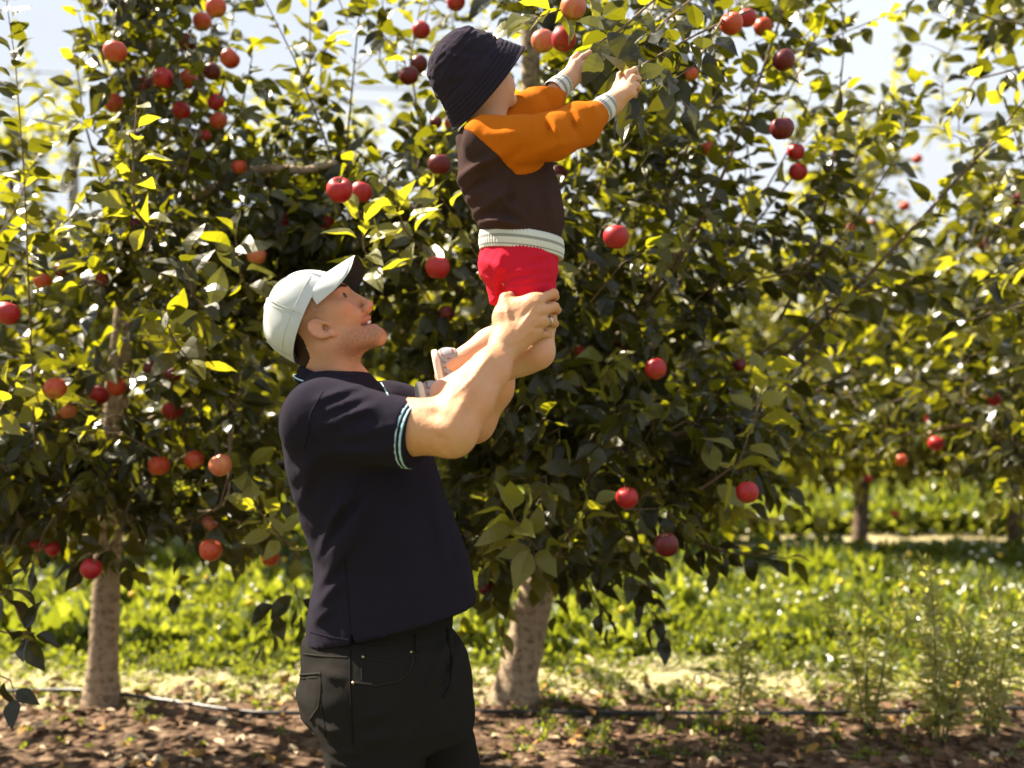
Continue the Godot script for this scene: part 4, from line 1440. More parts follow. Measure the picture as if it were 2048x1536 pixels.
func man() -> void:
	skin_noise.frequency = 1.0
	skin_noise.seed = 4
	var base := at(775, 768, 2.34)
	base.y = 0.0
	var m := thing("person", base, "man in white cap and navy polo shirt lifting a small child with both arms", "person")
	var skin := skin_mat()
	# ---- head, in a frame of its own: x to the nose, y to the crown, z to his right
	var tilt := deg_to_rad(38.0)
	var turn := deg_to_rad(5.0)
	var fw := Vector3(cos(tilt) * cos(turn), sin(tilt), cos(tilt) * sin(turn))
	var rt := Vector3(-sin(turn), 0, cos(turn))
	var up := rt.cross(fw)
	var hc := at(640, 625, 2.36)
	var hb := Basis(fw, up, rt)
	var inv := hb.transposed()
	var neck_a := inv * (at(655, 700, 2.36) - hc)
	var neck_b := inv * (at(676, 800, 2.36) - hc)
	var bare := func(q: Vector3) -> float:
		var s := Vector3(q.x, q.y, absf(q.z))
		var d := ell(q, Vector3(-0.014, 0.018, 0), Vector3(0.094, 0.074, 0.077))
		d = smin(d, ell(q, Vector3(0.022, -0.045, 0), Vector3(0.058, 0.075, 0.063)), 0.03)
		d = smin(d, cap(s, Vector3(-0.008, -0.088, 0.050), Vector3(0.066, -0.124, 0.014), 0.014, 0.019), 0.03)
		d = smin(d, ell(q, Vector3(0.071, -0.121, 0), Vector3(0.017, 0.018, 0.022)), 0.016)
		d = smin(d, cap(s, Vector3(0.072, 0.004, 0.008), Vector3(0.060, 0.006, 0.040), 0.0125, 0.011), 0.014)
		d = smin(d, ell(s, Vector3(0.048, -0.034, 0.047), Vector3(0.024, 0.020, 0.017)), 0.02)
		d = smax(d, -ell(s, Vector3(0.083, -0.013, 0.031), Vector3(0.017, 0.010, 0.016)), 0.012)
		d = smin(d, cap(q, Vector3(0.0785, -0.010, 0), Vector3(0.0970, -0.053, 0), 0.0096, 0.0096), 0.010)
		d = smin(d, ell(q, Vector3(0.0965, -0.0560, 0), Vector3(0.0098, 0.0090, 0.0106)), 0.006)
		d = smin(d, ell(s, Vector3(0.087, -0.0605, 0.0128), Vector3(0.0125, 0.0092, 0.0072)), 0.004)
		d = smin(d, cap(s, Vector3(0.0785, -0.0775, 0.0), Vector3(0.069, -0.0785, 0.019), 0.0072, 0.005), 0.009)
		d = smin(d, cap(s, Vector3(0.0765, -0.1030, 0.0), Vector3(0.066, -0.0985, 0.019), 0.0080, 0.005), 0.008)
		d = smax(d, -cap(s, Vector3(0.090, -0.0905, 0.0), Vector3(0.064, -0.0860, 0.029), 0.0078, 0.0034), 0.003)
		# fold from nose to mouth, smiling cheek
		d = smin(d, ell(s, Vector3(0.062, -0.060, 0.034), Vector3(0.017, 0.018, 0.013)), 0.014)
		d += 0.0036 * exp(-pow(cap(s, Vector3(0.080, -0.060, 0.021), Vector3(0.064, -0.088, 0.034), 0.0, 0.0) / 0.0045, 2.0))
		d += 0.0016 * exp(-pow(cap(s, Vector3(0.064, -0.018, 0.048), Vector3(0.046, -0.020, 0.066), 0.0, 0.0) / 0.003, 2.0))
		# eyelids round the eye
		d = smin(d, cap(s, Vector3(0.0735, -0.0088, 0.022), Vector3(0.066, -0.0092, 0.043), 0.0050, 0.0045), 0.003)
		d = smin(d, cap(s, Vector3(0.072, -0.0188, 0.023), Vector3(0.065, -0.0180, 0.042), 0.0045, 0.004), 0.004)
		# neck, with the muscle from behind the ear
		var n := cap(Vector3(q.x, q.y, q.z * 1.14), neck_a, neck_b, 0.066, 0.064)
		n = smin(n, cap(s, Vector3(-0.03, -0.075, 0.05), Vector3(neck_b.x + 0.035, neck_b.y + 0.01, 0.03), 0.017, 0.017), 0.03)
		d = smin(d, n, 0.035)
		# Adam's apple
		d = smin(d, ell(q, Vector3(-0.010, -0.172, 0), Vector3(0.013, 0.018, 0.012)), 0.025)
		return d
	var face := func(q: Vector3) -> float:
		var d: float = bare.call(q)
		var e := Vector3(q.x + 0.005, q.y + 0.047, absf(q.z) - 0.073)
		if e.length() < 0.08:
			var ca := cos(0.27)
			var sa := sin(0.27)
			var w := Vector3(e.x * ca + e.y * sa, -e.x * sa + e.y * ca, e.z - 0.34 * (-e.x)) / 0.97
			var ear := ell(w, Vector3(-0.004, 0.004, 0.004), Vector3(0.0205, 0.029, 0.0072))
			ear = smin(ear, ell(w, Vector3(0.006, -0.025, 0.003), Vector3(0.009, 0.010, 0.006)), 0.006)
			ear = smax(ear, -ell(w, Vector3(0.000, 0.003, 0.0135), Vector3(0.0142, 0.0220, 0.0120)), 0.002)
			ear = smin(ear, cap(w, Vector3(-0.002, 0.016, 0.004), Vector3(-0.009, -0.010, 0.004), 0.0034, 0.003), 0.004)
			ear = smin(ear, ell(w, Vector3(0.013, -0.003, 0.003), Vector3(0.005, 0.007, 0.005)), 0.004)
			ear = smax(ear, -ell(w, Vector3(0.006, -0.005, 0.006), Vector3(0.0068, 0.0095, 0.012)), 0.002)
			d = smin(d, ear * 0.97, 0.005)
		return d
	var head_f := func(p: Vector3) -> float: return face.call(inv * (p - hc))
	var head_c := func(p: Vector3, _n: Vector3) -> Color:
		var q: Vector3 = inv * (p - hc)
		var s := Vector3(q.x, q.y, absf(q.z))
		var c := Color(0.47, 0.235, 0.135)
		c = c.lerp(Color(0.50, 0.20, 0.12), 0.6 * exp(-pow(s.distance_to(Vector3(0.055, -0.04, 0.05)) / 0.028, 2.0)))
		c = c.lerp(Color(0.52, 0.20, 0.12), 0.7 * exp(-pow(s.distance_to(Vector3(0.10, -0.055, 0.0)) / 0.018, 2.0)))
		c = c.lerp(Color(0.54, 0.22, 0.14), 0.6 * exp(-pow(s.distance_to(Vector3(-0.022, -0.03, 0.085)) / 0.03, 2.0)))
		# stubble over jaw, chin and lip
		var st := smoothstep(-0.068, -0.098, q.y - 0.18 * (q.x - 0.03)) * smoothstep(-0.03, 0.012, q.x) * smoothstep(-0.150, -0.135, q.y - 0.2 * (q.x - 0.05))
		st = maxf(st, 0.8 * exp(-pow(cap(s, Vector3(0.086, -0.0705, 0.0), Vector3(0.072, -0.076, 0.026), 0.0, 0.0) / 0.0055, 2.0)))
		var g := skin_noise.get_noise_3dv(q * 420.0)
		c = c.lerp(Color(0.17, 0.085, 0.05), st * clampf(0.46 + 0.6 * g, 0.06, 0.9))
		# cropped hair before the ear and round the temple
		var sb := smoothstep(0.034, 0.008, absf(q.x - 0.006)) * smoothstep(-0.040, -0.004, q.y) * smoothstep(0.055, 0.066, s.z)
		c = c.lerp(Color(0.13, 0.07, 0.045), sb * clampf(0.55 + 0.4 * g, 0.1, 0.9))
		# lips
		var lip := exp(-pow(cap(s, Vector3(0.085, -0.0785, 0.0), Vector3(0.071, -0.0795, 0.019), 0.0, 0.0) / 0.0055, 2.0)) + exp(-pow(cap(s, Vector3(0.084, -0.1030, 0.0), Vector3(0.069, -0.0985, 0.019), 0.0, 0.0) / 0.006, 2.0))
		c = c.lerp(Color(0.42, 0.14, 0.105), clampf(lip, 0.0, 0.85))
		var mouth := exp(-pow(cap(s, Vector3(0.076, -0.0905, 0.0), Vector3(0.061, -0.0865, 0.026), 0.0, 0.0) / 0.0052, 2.0))
		c = c.lerp(Color(0.06, 0.02, 0.015), clampf(mouth, 0.0, 0.9))
		return mottle(p, c)
	var lo := at(520, 850, 2.36) - Vector3(0.02, 0, 0.11)
	var hi := at(800, 540, 2.36) + Vector3(0.0, 0.0, 0.11)
	var head := nets(head_f, lo, hi, 0.0032, base, 0.004, head_c)
	# ---- arms with hands, each one surface from shoulder to fingertips
	var sr := at(648, 838, 2.19)
	var el := at(903, 863, 2.09)
	var wr := at(1014, 686, 2.225)
	var arm_r := [[sr, el, 0.064, 0.046], [el, at(897, 858, 2.10), 0.0475, 0.047], [at(900, 850, 2.1), at(938, 800, 2.125), 0.045, 0.0495], [at(938, 800, 2.125), at(978, 743, 2.17), 0.0495, 0.039], [at(978, 743, 2.17), wr, 0.039, 0.029],
		[at(785, 858, 2.14), at(850, 852, 2.12), 0.055, 0.053],
		[wr, at(1076, 600, 2.236), 0.020, 0.0135], [wr, at(1082, 622, 2.228), 0.021, 0.0138], [wr, at(1078, 645, 2.232), 0.021, 0.0135], [wr, at(1066, 668, 2.238), 0.021, 0.0125],
		[wr, at(1004, 634, 2.240), 0.0205, 0.0160], [at(1004, 634, 2.240), at(1060, 612, 2.236), 0.013, 0.012], [at(1013, 606, 2.252), at(1062, 606, 2.240), 0.0115, 0.0105]]
	var fing_r := [
		[[at(1076, 600, 2.236), at(1107, 587, 2.252), 0.0118, 0.0105], [at(1107, 587, 2.252), at(1110, 593, 2.288), 0.0102, 0.0092], [at(1110, 593, 2.288), at(1098, 598, 2.318), 0.009, 0.0078]],
		[[at(1082, 622, 2.228), at(1109, 614, 2.248), 0.0122, 0.0108], [at(1109, 614, 2.248), at(1114, 620, 2.286), 0.0104, 0.0094], [at(1114, 620, 2.286), at(1100, 625, 2.318), 0.009, 0.008]],
		[[at(1078, 645, 2.232), at(1101, 642, 2.250), 0.0118, 0.0104], [at(1101, 642, 2.250), at(1109, 647, 2.287), 0.010, 0.0092], [at(1109, 647, 2.287), at(1096, 652, 2.317), 0.009, 0.0078]],
		[[at(1066, 668, 2.238), at(1089, 668, 2.256), 0.0108, 0.0094], [at(1089, 668, 2.256), at(1098, 672, 2.284), 0.009, 0.0082], [at(1098, 672, 2.284), at(1090, 676, 2.308), 0.008, 0.007]],
		[[at(1004, 634, 2.240), at(1011, 597, 2.256), 0.0158, 0.0130], [at(1011, 597, 2.256), at(1028, 588, 2.300), 0.0125, 0.0095]]]
	var tendon := [crease(1032, 672, 1078, 598, 2.23, 0.0042, 0.0026), crease(1034, 677, 1083, 621, 2.23, 0.0042, 0.0028), crease(1036, 683, 1079, 645, 2.23, 0.0042, 0.0024), crease(1068, 612, 1098, 604, 2.23, 0.004, -0.003), crease(1070, 634, 1098, 630, 2.23, 0.004, -0.003), crease(1064, 657, 1090, 656, 2.23, 0.004, -0.003), crease(1040, 640, 1070, 612, 2.23, 0.006, -0.0015), crease(1030, 690, 1062, 668, 2.23, 0.0045, 0.0012), crease(1036, 742, 975, 850, 2.15, 0.008, -0.003), crease(935, 770, 985, 705, 2.15, 0.004, 0.0011), crease(900, 800, 960, 745, 2.13, 0.0035, 0.0010), crease(850, 822, 905, 838, 2.1, 0.012, -0.004), crease(985, 735, 930, 845, 2.12, 0.010, -0.0025), crease(868, 868, 900, 884, 2.06, 0.006, -0.003), crease(820, 905, 880, 908, 2.06, 0.012, -0.0015), crease(1005, 705, 1030, 688, 2.18, 0.004, -0.0015), crease(1018, 650, 1012, 600, 2.22, 0.005, 0.002), crease(955, 760, 905, 850, 2.12, 0.010, 0.003), crease(880, 880, 905, 905, 2.1, 0.008, -0.003), crease(985, 700, 925, 785, 2.15, 0.007, 0.002)]
	var arm_f := func(p: Vector3) -> float:
		var d := handed(p, arm_r, fing_r, 0.028)
		if absf(d) < 0.03: d -= 1.5 * ridges(p, tendon) + 0.0011 * skin_noise.get_noise_3dv(p * 28.0) + 0.0004 * skin_noise.get_noise_3dv(p * 130.0)
		return d
	var arm_c := func(p: Vector3, n: Vector3) -> Color:
		var c := SKIN
		for k in [at(1110, 587, 2.24), at(1112, 614, 2.235), at(1104, 642, 2.24), at(1092, 668, 2.245), el]:
			c = c.lerp(Color(0.52, 0.22, 0.13), 0.35 * exp(-pow(p.distance_to(k) / 0.018, 2.0)))
		for k in [at(918, 862, 2.045), at(836, 885, 2.06), at(996, 762, 2.13)]:
			c = c.lerp(Color(0.25, 0.09, 0.05), 0.8 * exp(-pow(p.distance_to(k) / 0.0028, 2.0)))
		return mottle(p, c)
	var arm1 := nets(arm_f, Vector3(at(735, 0, 2.2).x, at(0, 945, 2.1).y, -2.36), Vector3(at(1135, 0, 2.2).x, at(0, 550, 2.2).y, -1.99), 0.0036, base, 0.004, arm_c)
	# his left arm, behind
	var sl := at(775, 832, 2.50)
	var ll := at(946, 842, 2.51)
	var wl := at(1020, 668, 2.47)
	var arm_l := [[sl, ll, 0.062, 0.050], [ll, at(985, 775, 2.50), 0.050, 0.047], [at(985, 775, 2.50), wl, 0.047, 0.031], [wl, at(1066, 610, 2.50), 0.021, 0.014], [wl, at(1070, 632, 2.505), 0.021, 0.014], [wl, at(1062, 652, 2.50), 0.021, 0.0135], [wl, at(1000, 625, 2.475), 0.02, 0.015]]
	var fing_l := [
		[[at(1066, 610, 2.50), at(1088, 600, 2.48), 0.012, 0.0105], [at(1088, 600, 2.48), at(1086, 604, 2.445), 0.010, 0.009]],
		[[at(1070, 632, 2.505), at(1092, 625, 2.485), 0.012, 0.0105], [at(1092, 625, 2.485), at(1090, 629, 2.45), 0.010, 0.009]],
		[[at(1066, 645, 2.50), at(1086, 648, 2.485), 0.0115, 0.010], [at(1086, 648, 2.485), at(1086, 652, 2.45), 0.0098, 0.0088]],
		[[at(1058, 662, 2.50), at(1078, 668, 2.482), 0.0105, 0.009], [at(1078, 668, 2.482), at(1076, 672, 2.455), 0.0085, 0.0075]],
		[[at(1000, 625, 2.475), at(1006, 596, 2.455), 0.014, 0.0118], [at(1006, 596, 2.455), at(1018, 580, 2.425), 0.011, 0.009]]]
	var arm_lf := func(p: Vector3) -> float: return handed(p, arm_l, fing_l, 0.025)
	var arm2 := nets(arm_lf, Vector3(at(840, 0, 2.5).x, at(0, 915, 2.5).y, -2.60), Vector3(at(1120, 0, 2.4).x, at(0, 555, 2.4).y, -2.36), 0.0048, base, 0.004, arm_c)
	# trunk and legs inside the clothes
	var core_b := [[at(680, 800, 2.35), at(755, 1000, 2.33), 0.075, 0.11], [at(755, 1000, 2.33), at(770, 1270, 2.33), 0.11, 0.10], [sr, sl, 0.055, 0.055], [sr, at(742, 848, 2.155), 0.055, 0.052], [sl, at(858, 838, 2.505), 0.055, 0.05],
		[at(735, 1400, 2.24), at(765, 1700, 2.24), 0.075, 0.05], [at(765, 1700, 2.24), Vector3(at(765, 0, 2.24).x, 0.1, -2.24), 0.05, 0.04], [at(860, 1400, 2.44), at(880, 1700, 2.44), 0.075, 0.05], [at(880, 1700, 2.44), Vector3(at(880, 0, 2.44).x, 0.1, -2.44), 0.05, 0.04]]
	var core_f := func(p: Vector3) -> float: return bones(p, core_b, 0.06)
	var core := nets(core_f, Vector3(base.x - 0.28, 0.04, -2.62), Vector3(base.x + 0.3, 1.5, -2.06), 0.016, base, 0.006, arm_c)
	part("body", joined([head, arm1, arm2, core]), skin, m)
	# ---- eyes, teeth, brow, hair
	var eye_m := sphere_mesh(0.0118, 20, 14)
	for sgn in [1.0, -1.0]:
		var e := part("eye", eye_m, mat("eye_white", lin(0.36, 0.31, 0.28), 0.25), m)
		e.position = hc + hb * Vector3(0.0620, -0.0135, 0.0315 * sgn) - base
		var iris := part("iris", sphere_mesh(0.0078, 14, 10), mat("iris", lin(0.035, 0.025, 0.018), 0.15), e)
		iris.position = hb * Vector3(0.0072, 0.0012, 0.001 * sgn)
		var bl := []
		for k in 6:
			var t := k / 5.0
			var q := Vector3(0.078 - 0.016 * t, 0.006 + 0.004 * sin(t * 3.0), (0.012 + 0.034 * t) * sgn)
			bl.append(snap(head_f, hc + hb * q, 0.001) - base)
		part("eyebrow", tube(bl, [0.0022, 0.0034, 0.0036, 0.0034, 0.0028, 0.0012], 6, 2), mat("hair", lin(0.036, 0.019, 0.011), 0.85), m)
	var teeth := []
	for k in 7:
		var a := (k - 3) / 3.0 * 0.9
		teeth.append(hc + hb * Vector3(0.0762 * cos(a) - 0.0095 * (1.0 - cos(a)), -0.0868, 0.021 * sin(a)) - base)
	part("teeth", tube(teeth, [0.0032, 0.0036, 0.0038, 0.0038, 0.0038, 0.0036, 0.0032], 6, 2), mat("teeth", lin(0.66, 0.62, 0.54), 0.3), m)
	var hair_noise := FastNoiseLite.new()
	hair_noise.frequency = 1.0
	var hair_f := func(p: Vector3) -> float:
		var q: Vector3 = inv * (p - hc)
		var d: float = bare.call(q) - 0.0025 - 0.0022 * hair_noise.get_noise_3dv(Vector3(q.x * 240.0, q.y * 60.0, q.z * 240.0))
		# behind the ear, up to the cap, down to the nape
		var cut: float = q.x + 0.052 + 0.24 * (-0.017 - q.y) + 0.006 * hair_noise.get_noise_3dv(q * 260.0)
		cut = maxf(cut, q.y - 0.10)
		cut = maxf(cut, -0.077 + 0.31 * (q.x + 0.061) - q.y + 0.004 * hair_noise.get_noise_3dv(q * 300.0))
		return smax(d, cut, 0.008)
	var hair := nets(hair_f, lo, hi, 0.0042, base, 0.004)
	part("hair", hair, mat("hair", lin(0.036, 0.019, 0.011), 0.85), m)
	man_cap(m, base, head_f)
	man_shirt(m, base, sr, sl)
	man_jeans(m, base)
	# wrist band on the far wrist
	part("wristband", tube([at(1011, 652, 2.467) - base, at(1009, 642, 2.467) - base], [0.0345, 0.0345], 24, 1), mat("black_rubber", lin(0.012, 0.012, 0.014), 0.4), m)
	# ring on the ring finger
	part("finger_ring", ring_mesh(at(1098, 643, 2.246) - base, (at(1101, 642, 2.250) - at(1078, 645, 2.232)).normalized(), 0.0112, 0.0014), mat("silver", lin(0.55, 0.53, 0.5), 0.25, {"metallic": 1.0}), m)
	for s in [[765.0, 2.24], [880.0, 2.44]]:
		var foot := Vector3(at(s[0], 0, s[1]).x, 0, -s[1])
		var shoe_f := func(p: Vector3) -> float:
			var q := p - foot
			var d := cap(q, Vector3(-0.03, 0.055, 0), Vector3(0.15, 0.04, 0.045), 0.05, 0.042)
			d = smin(d, cap(q, Vector3(-0.02, 0.06, 0), Vector3(-0.02, 0.11, 0), 0.048, 0.046), 0.03)
			return maxf(d, 0.004 - q.y)
		part("shoe", nets(shoe_f, foot + Vector3(-0.12, -0.01, -0.1), foot + Vector3(0.24, 0.2, 0.14), 0.009, base), mat("shoe_leather", lin(0.03, 0.025, 0.022), 0.6), m)

func sphere_mesh(r: float, a: int, b: int) -> SphereMesh:
	var s := SphereMesh.new()
	s.radius = r
	s.height = 2.0 * r
	s.radial_segments = a
	s.rings = b
	return s

func ring_mesh(c: Vector3, axis: Vector3, r: float, w: float) -> ArrayMesh:
	var x := axis.cross(Vector3(0.2, 0.9, 0.3)).normalized()
	var y := axis.cross(x)
	var rows := []
	for k in 25:
		var a := TAU * k / 24.0
		var o := x * cos(a) + y * sin(a)
		var row := PackedVector3Array()
		for j in 6:
			var b := TAU * j / 6.0
			row.append(c + o * (r + w * cos(b)) + axis * w * 1.6 * sin(b))
		rows.append(row)
	return sheet(rows, true)

func man_cap(m: Node3D, base: Vector3, head_f: Callable) -> void:
	var turn := deg_to_rad(5.0)
	var c := at(623, 636, 2.36)
	var steep := deg_to_rad(68.0)
	var g := Vector3(cos(steep) * cos(turn), sin(steep), cos(steep) * sin(turn))
	var r := Vector3(-sin(turn), 0, cos(turn))
	var n := r.cross(g)
	var a := 0.108
	var b := 0.090
	var h := 0.106
	var white := cloth("cap_cotton", lin(0.56, 0.58, 0.59), noise_tex(0.2, 2, 5), 26.0, 0.06, 0.1)
	var shell := func(phi: float, th: float, out: float) -> Vector3:
		var s := 0.0
		for k in 6:
			var dd := absf(wrapf(phi - deg_to_rad(30.0 + 60.0 * k), -PI, PI)) * cos(th) * 0.1
			s += exp(-dd * dd / 0.0000045)
		var pucker := 0.0012 * sin(phi * 9.0 + th * 3.0) * sin(th * 2.0) + 0.0016 * sin(phi * 4.0 - th * 5.0)
		var k2 := 1.0 + out
		var st := pow(sin(th), 0.92)
		var o := g * cos(phi) * cos(th) + r * sin(phi) * cos(th) + n * sin(th)
		var q := c + g * (a * cos(phi) * cos(th) * k2) + r * (b * sin(phi) * cos(th) * k2) + n * (h * st * k2)
		if out >= 0.0:
			for i in 2: q += o * maxf(0.0, 0.005 - (head_f.call(q) as float))
		return q + o * (pucker - 0.0013 * minf(s, 1.0)) - base
	var rows := []
	for i in 25:
		var th := -0.06 + (PI / 2 + 0.06) * i / 24.0
		var row := PackedVector3Array()
		for k in 144:
			row.append(shell.call(TAU * k / 144.0, maxf(th, 0.0), 0.0) - (n * 0.006 if th < 0.0 else Vector3.ZERO))
		rows.append(row)
	var inner := []
	for i in 10:
		var row := PackedVector3Array()
		for k in 144:
			row.append(shell.call(TAU * k / 144.0, PI / 2 * i / 9.0, -0.03) - (n * 0.006 if i == 0 else Vector3.ZERO))
		inner.push_front(row)
	inner.append(rows[0])
	var hat := Node3D.new()
	hat.name = "cap"
	m.add_child(hat)
	part("crown", joined([sheet(rows, true), sheet(inner, true)]), white, hat)
	# stitched seams
	var stitch := mat("cap_stitch", lin(0.45, 0.45, 0.42), 0.9)
	for k in 6:
		var phi := deg_to_rad(30.0 + 60.0 * k)
		for side in [-0.035, 0.035]:
			var line := []
			for i in 13:
				var th := PI / 2 * 0.93 * i / 12.0
				line.append(shell.call(phi + side / maxf(cos(th), 0.2), th, 0.004))
			part("seam", tube(line, _same(0.0007, 13), 4, 1), stitch, hat)
	var hoop := []
	for i in 60:
		hoop.append(shell.call(TAU * i / 60.0, 0.16, 0.004))
	hoop.append(hoop[0])
	part("seam", tube(hoop, _same(0.0006, 61), 4, 1), stitch, hat)
	var btn := part("button", sphere_mesh(0.0075, 12, 8), white, hat)
	btn.position = c + n * h - base
	# visor
	var bend := deg_to_rad(33.0)
	var v := g * cos(bend) - n * sin(bend)
	var w := n * cos(bend) + g * sin(bend)
	var brim := func(s: float, t: float, lift: float) -> Vector3:
		var phi := s * deg_to_rad(60.0)
		var root: Vector3 = c + g * (a * 0.96 * cos(phi)) + r * (b * 0.97 * sin(phi)) + n * 0.003
		var tip_x := 0.080 * sqrt(maxf(1.0 - pow(absf(s), 6.0), 0.0)) * (1.0 + 0.27 * s * s)
		return root + v * (tip_x * t) + r * (s * 0.004 * t) - w * (0.027 * s * s * t) + w * (lift - 0.004 * t * t) - base
	var top := []
	var under := []
	for i in 13:
		var ra := PackedVector3Array()
		var rb := PackedVector3Array()
		for k in 41:
			var s := -1.0 + 2.0 * k / 40.0
			ra.append(brim.call(s, i / 12.0, 0.0016 * sqrt(1.0 - pow(i / 12.0, 6.0))))
			rb.append(brim.call(s, i / 12.0, -0.0016 * sqrt(1.0 - pow(i / 12.0, 6.0))))
		top.push_front(ra)
		under.append(rb)
	part("visor", sheet(top), white, hat)
	part("visor_underside", sheet(under), cloth("visor_lining", lin(0.035, 0.036, 0.04), noise_tex(0.2, 2, 5), 26.0, 0.02), hat)
	var edge := []
	for k in 19:
		edge.append(brim.call(-0.95 + 1.9 * k / 18.0, 0.93, 0.0022))
	part("stitching", tube(edge, _same(0.0006, 19), 4, 2), stitch, hat)

func _same(x: float, n: int) -> Array:
	var a := []
	a.resize(n)
	a.fill(x)
	return a

func man_shirt(m: Node3D, base: Vector3, sr: Vector3, sl: Vector3) -> void:
	var turn := deg_to_rad(20.0)
	var t := make_rings([[752, 622, 734, 0.072], [768, 607, 745, 0.085], [790, 596, 770, 0.125], [820, 578, 812, 0.165], [860, 569, 845, 0.185], [930, 577, 869, 0.188], [980, 588, 884, 0.182], [1030, 603, 904, 0.177], [1075, 617, 921, 0.174], [1119, 630, 934, 0.174], [1160, 630, 944, 0.178], [1205, 620, 951, 0.183], [1243, 614, 954, 0.186], [1320, 608, 957, 0.188]], 2.34, turn)
	var se := at(822, 869, 2.12)
	var sle := at(905, 846, 2.505)
	var folds := [crease(749, 980, 630, 1187, 2.2, 0.012, 0.007), crease(707, 960, 632, 1119, 2.2, 0.011, 0.006), crease(715, 1020, 640, 1136, 2.2, 0.009, 0.005), crease(690, 1150, 618, 1232, 2.2, 0.013, 0.006), crease(672, 1205, 622, 1252, 2.2, 0.010, 0.004), crease(735, 1000, 700, 1110, 2.2, 0.012, 0.005), crease(860, 945, 905, 1180, 2.25, 0.013, 0.004), crease(885, 1010, 945, 1210, 2.25, 0.010, 0.003), crease(800, 960, 815, 1200, 2.2, 0.022, 0.004), crease(650, 905, 590, 960, 2.2, 0.016, 0.004), crease(760, 945, 690, 1010, 2.2, 0.007, 0.004), crease(742, 950, 655, 1050, 2.2, 0.006, 0.004), crease(722, 1060, 655, 1160, 2.2, 0.007, 0.004), crease(770, 1000, 740, 1180, 2.2, 0.016, 0.003), crease(840, 1100, 850, 1240, 2.2, 0.016, 0.002), crease(640, 925, 598, 1000, 2.2, 0.012, 0.004)]
	var sleeve_folds := [crease(640, 800, 720, 772, 2.15, 0.008, 0.004), crease(655, 822, 735, 790, 2.13, 0.008, 0.004), crease(668, 840, 752, 812, 2.1, 0.008, 0.005), crease(640, 850, 700, 845, 2.1, 0.008, 0.003), crease(690, 872, 790, 850, 2.1, 0.010, 0.003), crease(650, 905, 770, 905, 2.1, 0.012, 0.004), crease(730, 800, 775, 850, 2.1, 0.010, 0.003), crease(622, 860, 640, 905, 2.1, 0.010, -0.003)]
	var adir := (se - sr).normalized()
	var adl := (sle - sl).normalized()
	var nav := FastNoiseLite.new()
	nav.frequency = 1.0
	nav.fractal_octaves = 2
	var hem0 := at(700, 1293, 2.16).y
	var shape := func(p: Vector3) -> float:
		var d := t.d(p)
		d = smin(d, cap(p, at(668, 800, 2.33), sr + Vector3(0, -0.004, 0), 0.05, 0.078), 0.06)
		d = smin(d, cap(p, at(700, 800, 2.37), sl, 0.05, 0.075), 0.06)
		var s := cap(p, sr, se + adir * 0.05, 0.083, 0.0685)
		s = maxf(s, (p - se).dot(adir))
		var s2 := cap(p, sl, sle + adl * 0.05, 0.078, 0.066)
		s2 = maxf(s2, (p - sle).dot(adl))
		d = smin(d, s, 0.035)
		d = smin(d, s2, 0.035)
		if absf(d) < 0.05:
			if p.z > -2.36:
				if p.y < 1.40: d -= 3.0 * ridges(p, folds)
				if p.y > 1.30 and p.x > -0.45: d -= 3.0 * ridges(p, sleeve_folds) * smoothstep(-2.30, -2.20, p.z)
			d -= 0.0022 * nav.get_noise_3dv(p * Vector3(9, 6, 9)) + 0.0008 * nav.get_noise_3dv(p * 30.0)
		return d
	var f := func(p: Vector3) -> float:
		var d: float = shape.call(p)
		var q := t.forward(p, at(775, 768, 2.34))
		d = maxf(d, hem0 + 0.26 * q - p.y)
		# the vent in the hem at the side seam
		var vx := absf(p.x - at(704, 0, 2.16).x)
		if p.z > -2.3 and p.y < hem0 + 0.04: d = maxf(d, 0.0045 * (1.0 - (p.y - hem0) / 0.031) - vx)
		return d
	var navy := cloth("navy_pique", lin(0.0165, 0.0135, 0.0225), noise_tex(0.35, 1, 8), 24.0, 0.03, 0.15)
	part("polo_shirt", nets(f, Vector3(at(555, 0, 2.34).x, at(0, 1310, 2.2).y, -2.62), Vector3(at(955, 0, 2.34).x + 0.03, at(0, 735, 2.3).y, -2.0), 0.0062, base, 0.012), navy, m)
	# seams: armhole, side, shoulder, hem stitch
	var thread := mat("navy_thread", lin(0.010, 0.009, 0.016), 0.9)
	seam("seam", f, [Vector2(645, 783), Vector2(620, 829), Vector2(616, 872), Vector2(607, 898)], 2.1, 0.0016, thread, m)
	seam("seam", f, [Vector2(690, 1120), Vector2(697, 1200), Vector2(701, 1262)], 2.1, 0.0012, thread, m)
	seam("seam", f, [Vector2(620, 1264), Vector2(660, 1274), Vector2(697, 1280)], 2.1, 0.0009, thread, m)
	seam("seam", f, [Vector2(711, 1281), Vector2(790, 1270), Vector2(860, 1254), Vector2(935, 1220)], 2.1, 0.0009, thread, m)
	# ribbed bands at the sleeve ends, with two pale blue lines
	var pale := mat("pale_blue_rib", lin(0.38, 0.58, 0.66), 0.9)
	for s in [[se, adir, 0.0675], [sle, adl, 0.065]]:
		var dir: Vector3 = s[1]
		var band := Node3D.new()
		band.name = "sleeve_band"
		m.add_child(band, true)
		part("rib", tube([s[0] - dir * 0.012 - base, s[0] - dir * 0.008 - base, s[0] + dir * 0.012 - base, s[0] + dir * 0.0135 - base], [s[2] - 0.004, s[2] + 0.0022, s[2] + 0.001, s[2] - 0.004], 40, 2), navy, band)
		for o in [-0.001, 0.0095]:
			part("stripe", ring_mesh(s[0] + dir * o - base, dir, s[2] + 0.0018 - (o + 0.008) * 0.06, 0.0015), pale, band)
	# collar
	var cc := at(672, 750, 2.355)
	var cf := Vector3(cos(turn), 0, sin(turn))
	var cs := Vector3(-sin(turn), 0, cos(turn))
	var rows := [PackedVector3Array(), PackedVector3Array(), PackedVector3Array(), PackedVector3Array(), PackedVector3Array(), PackedVector3Array()]
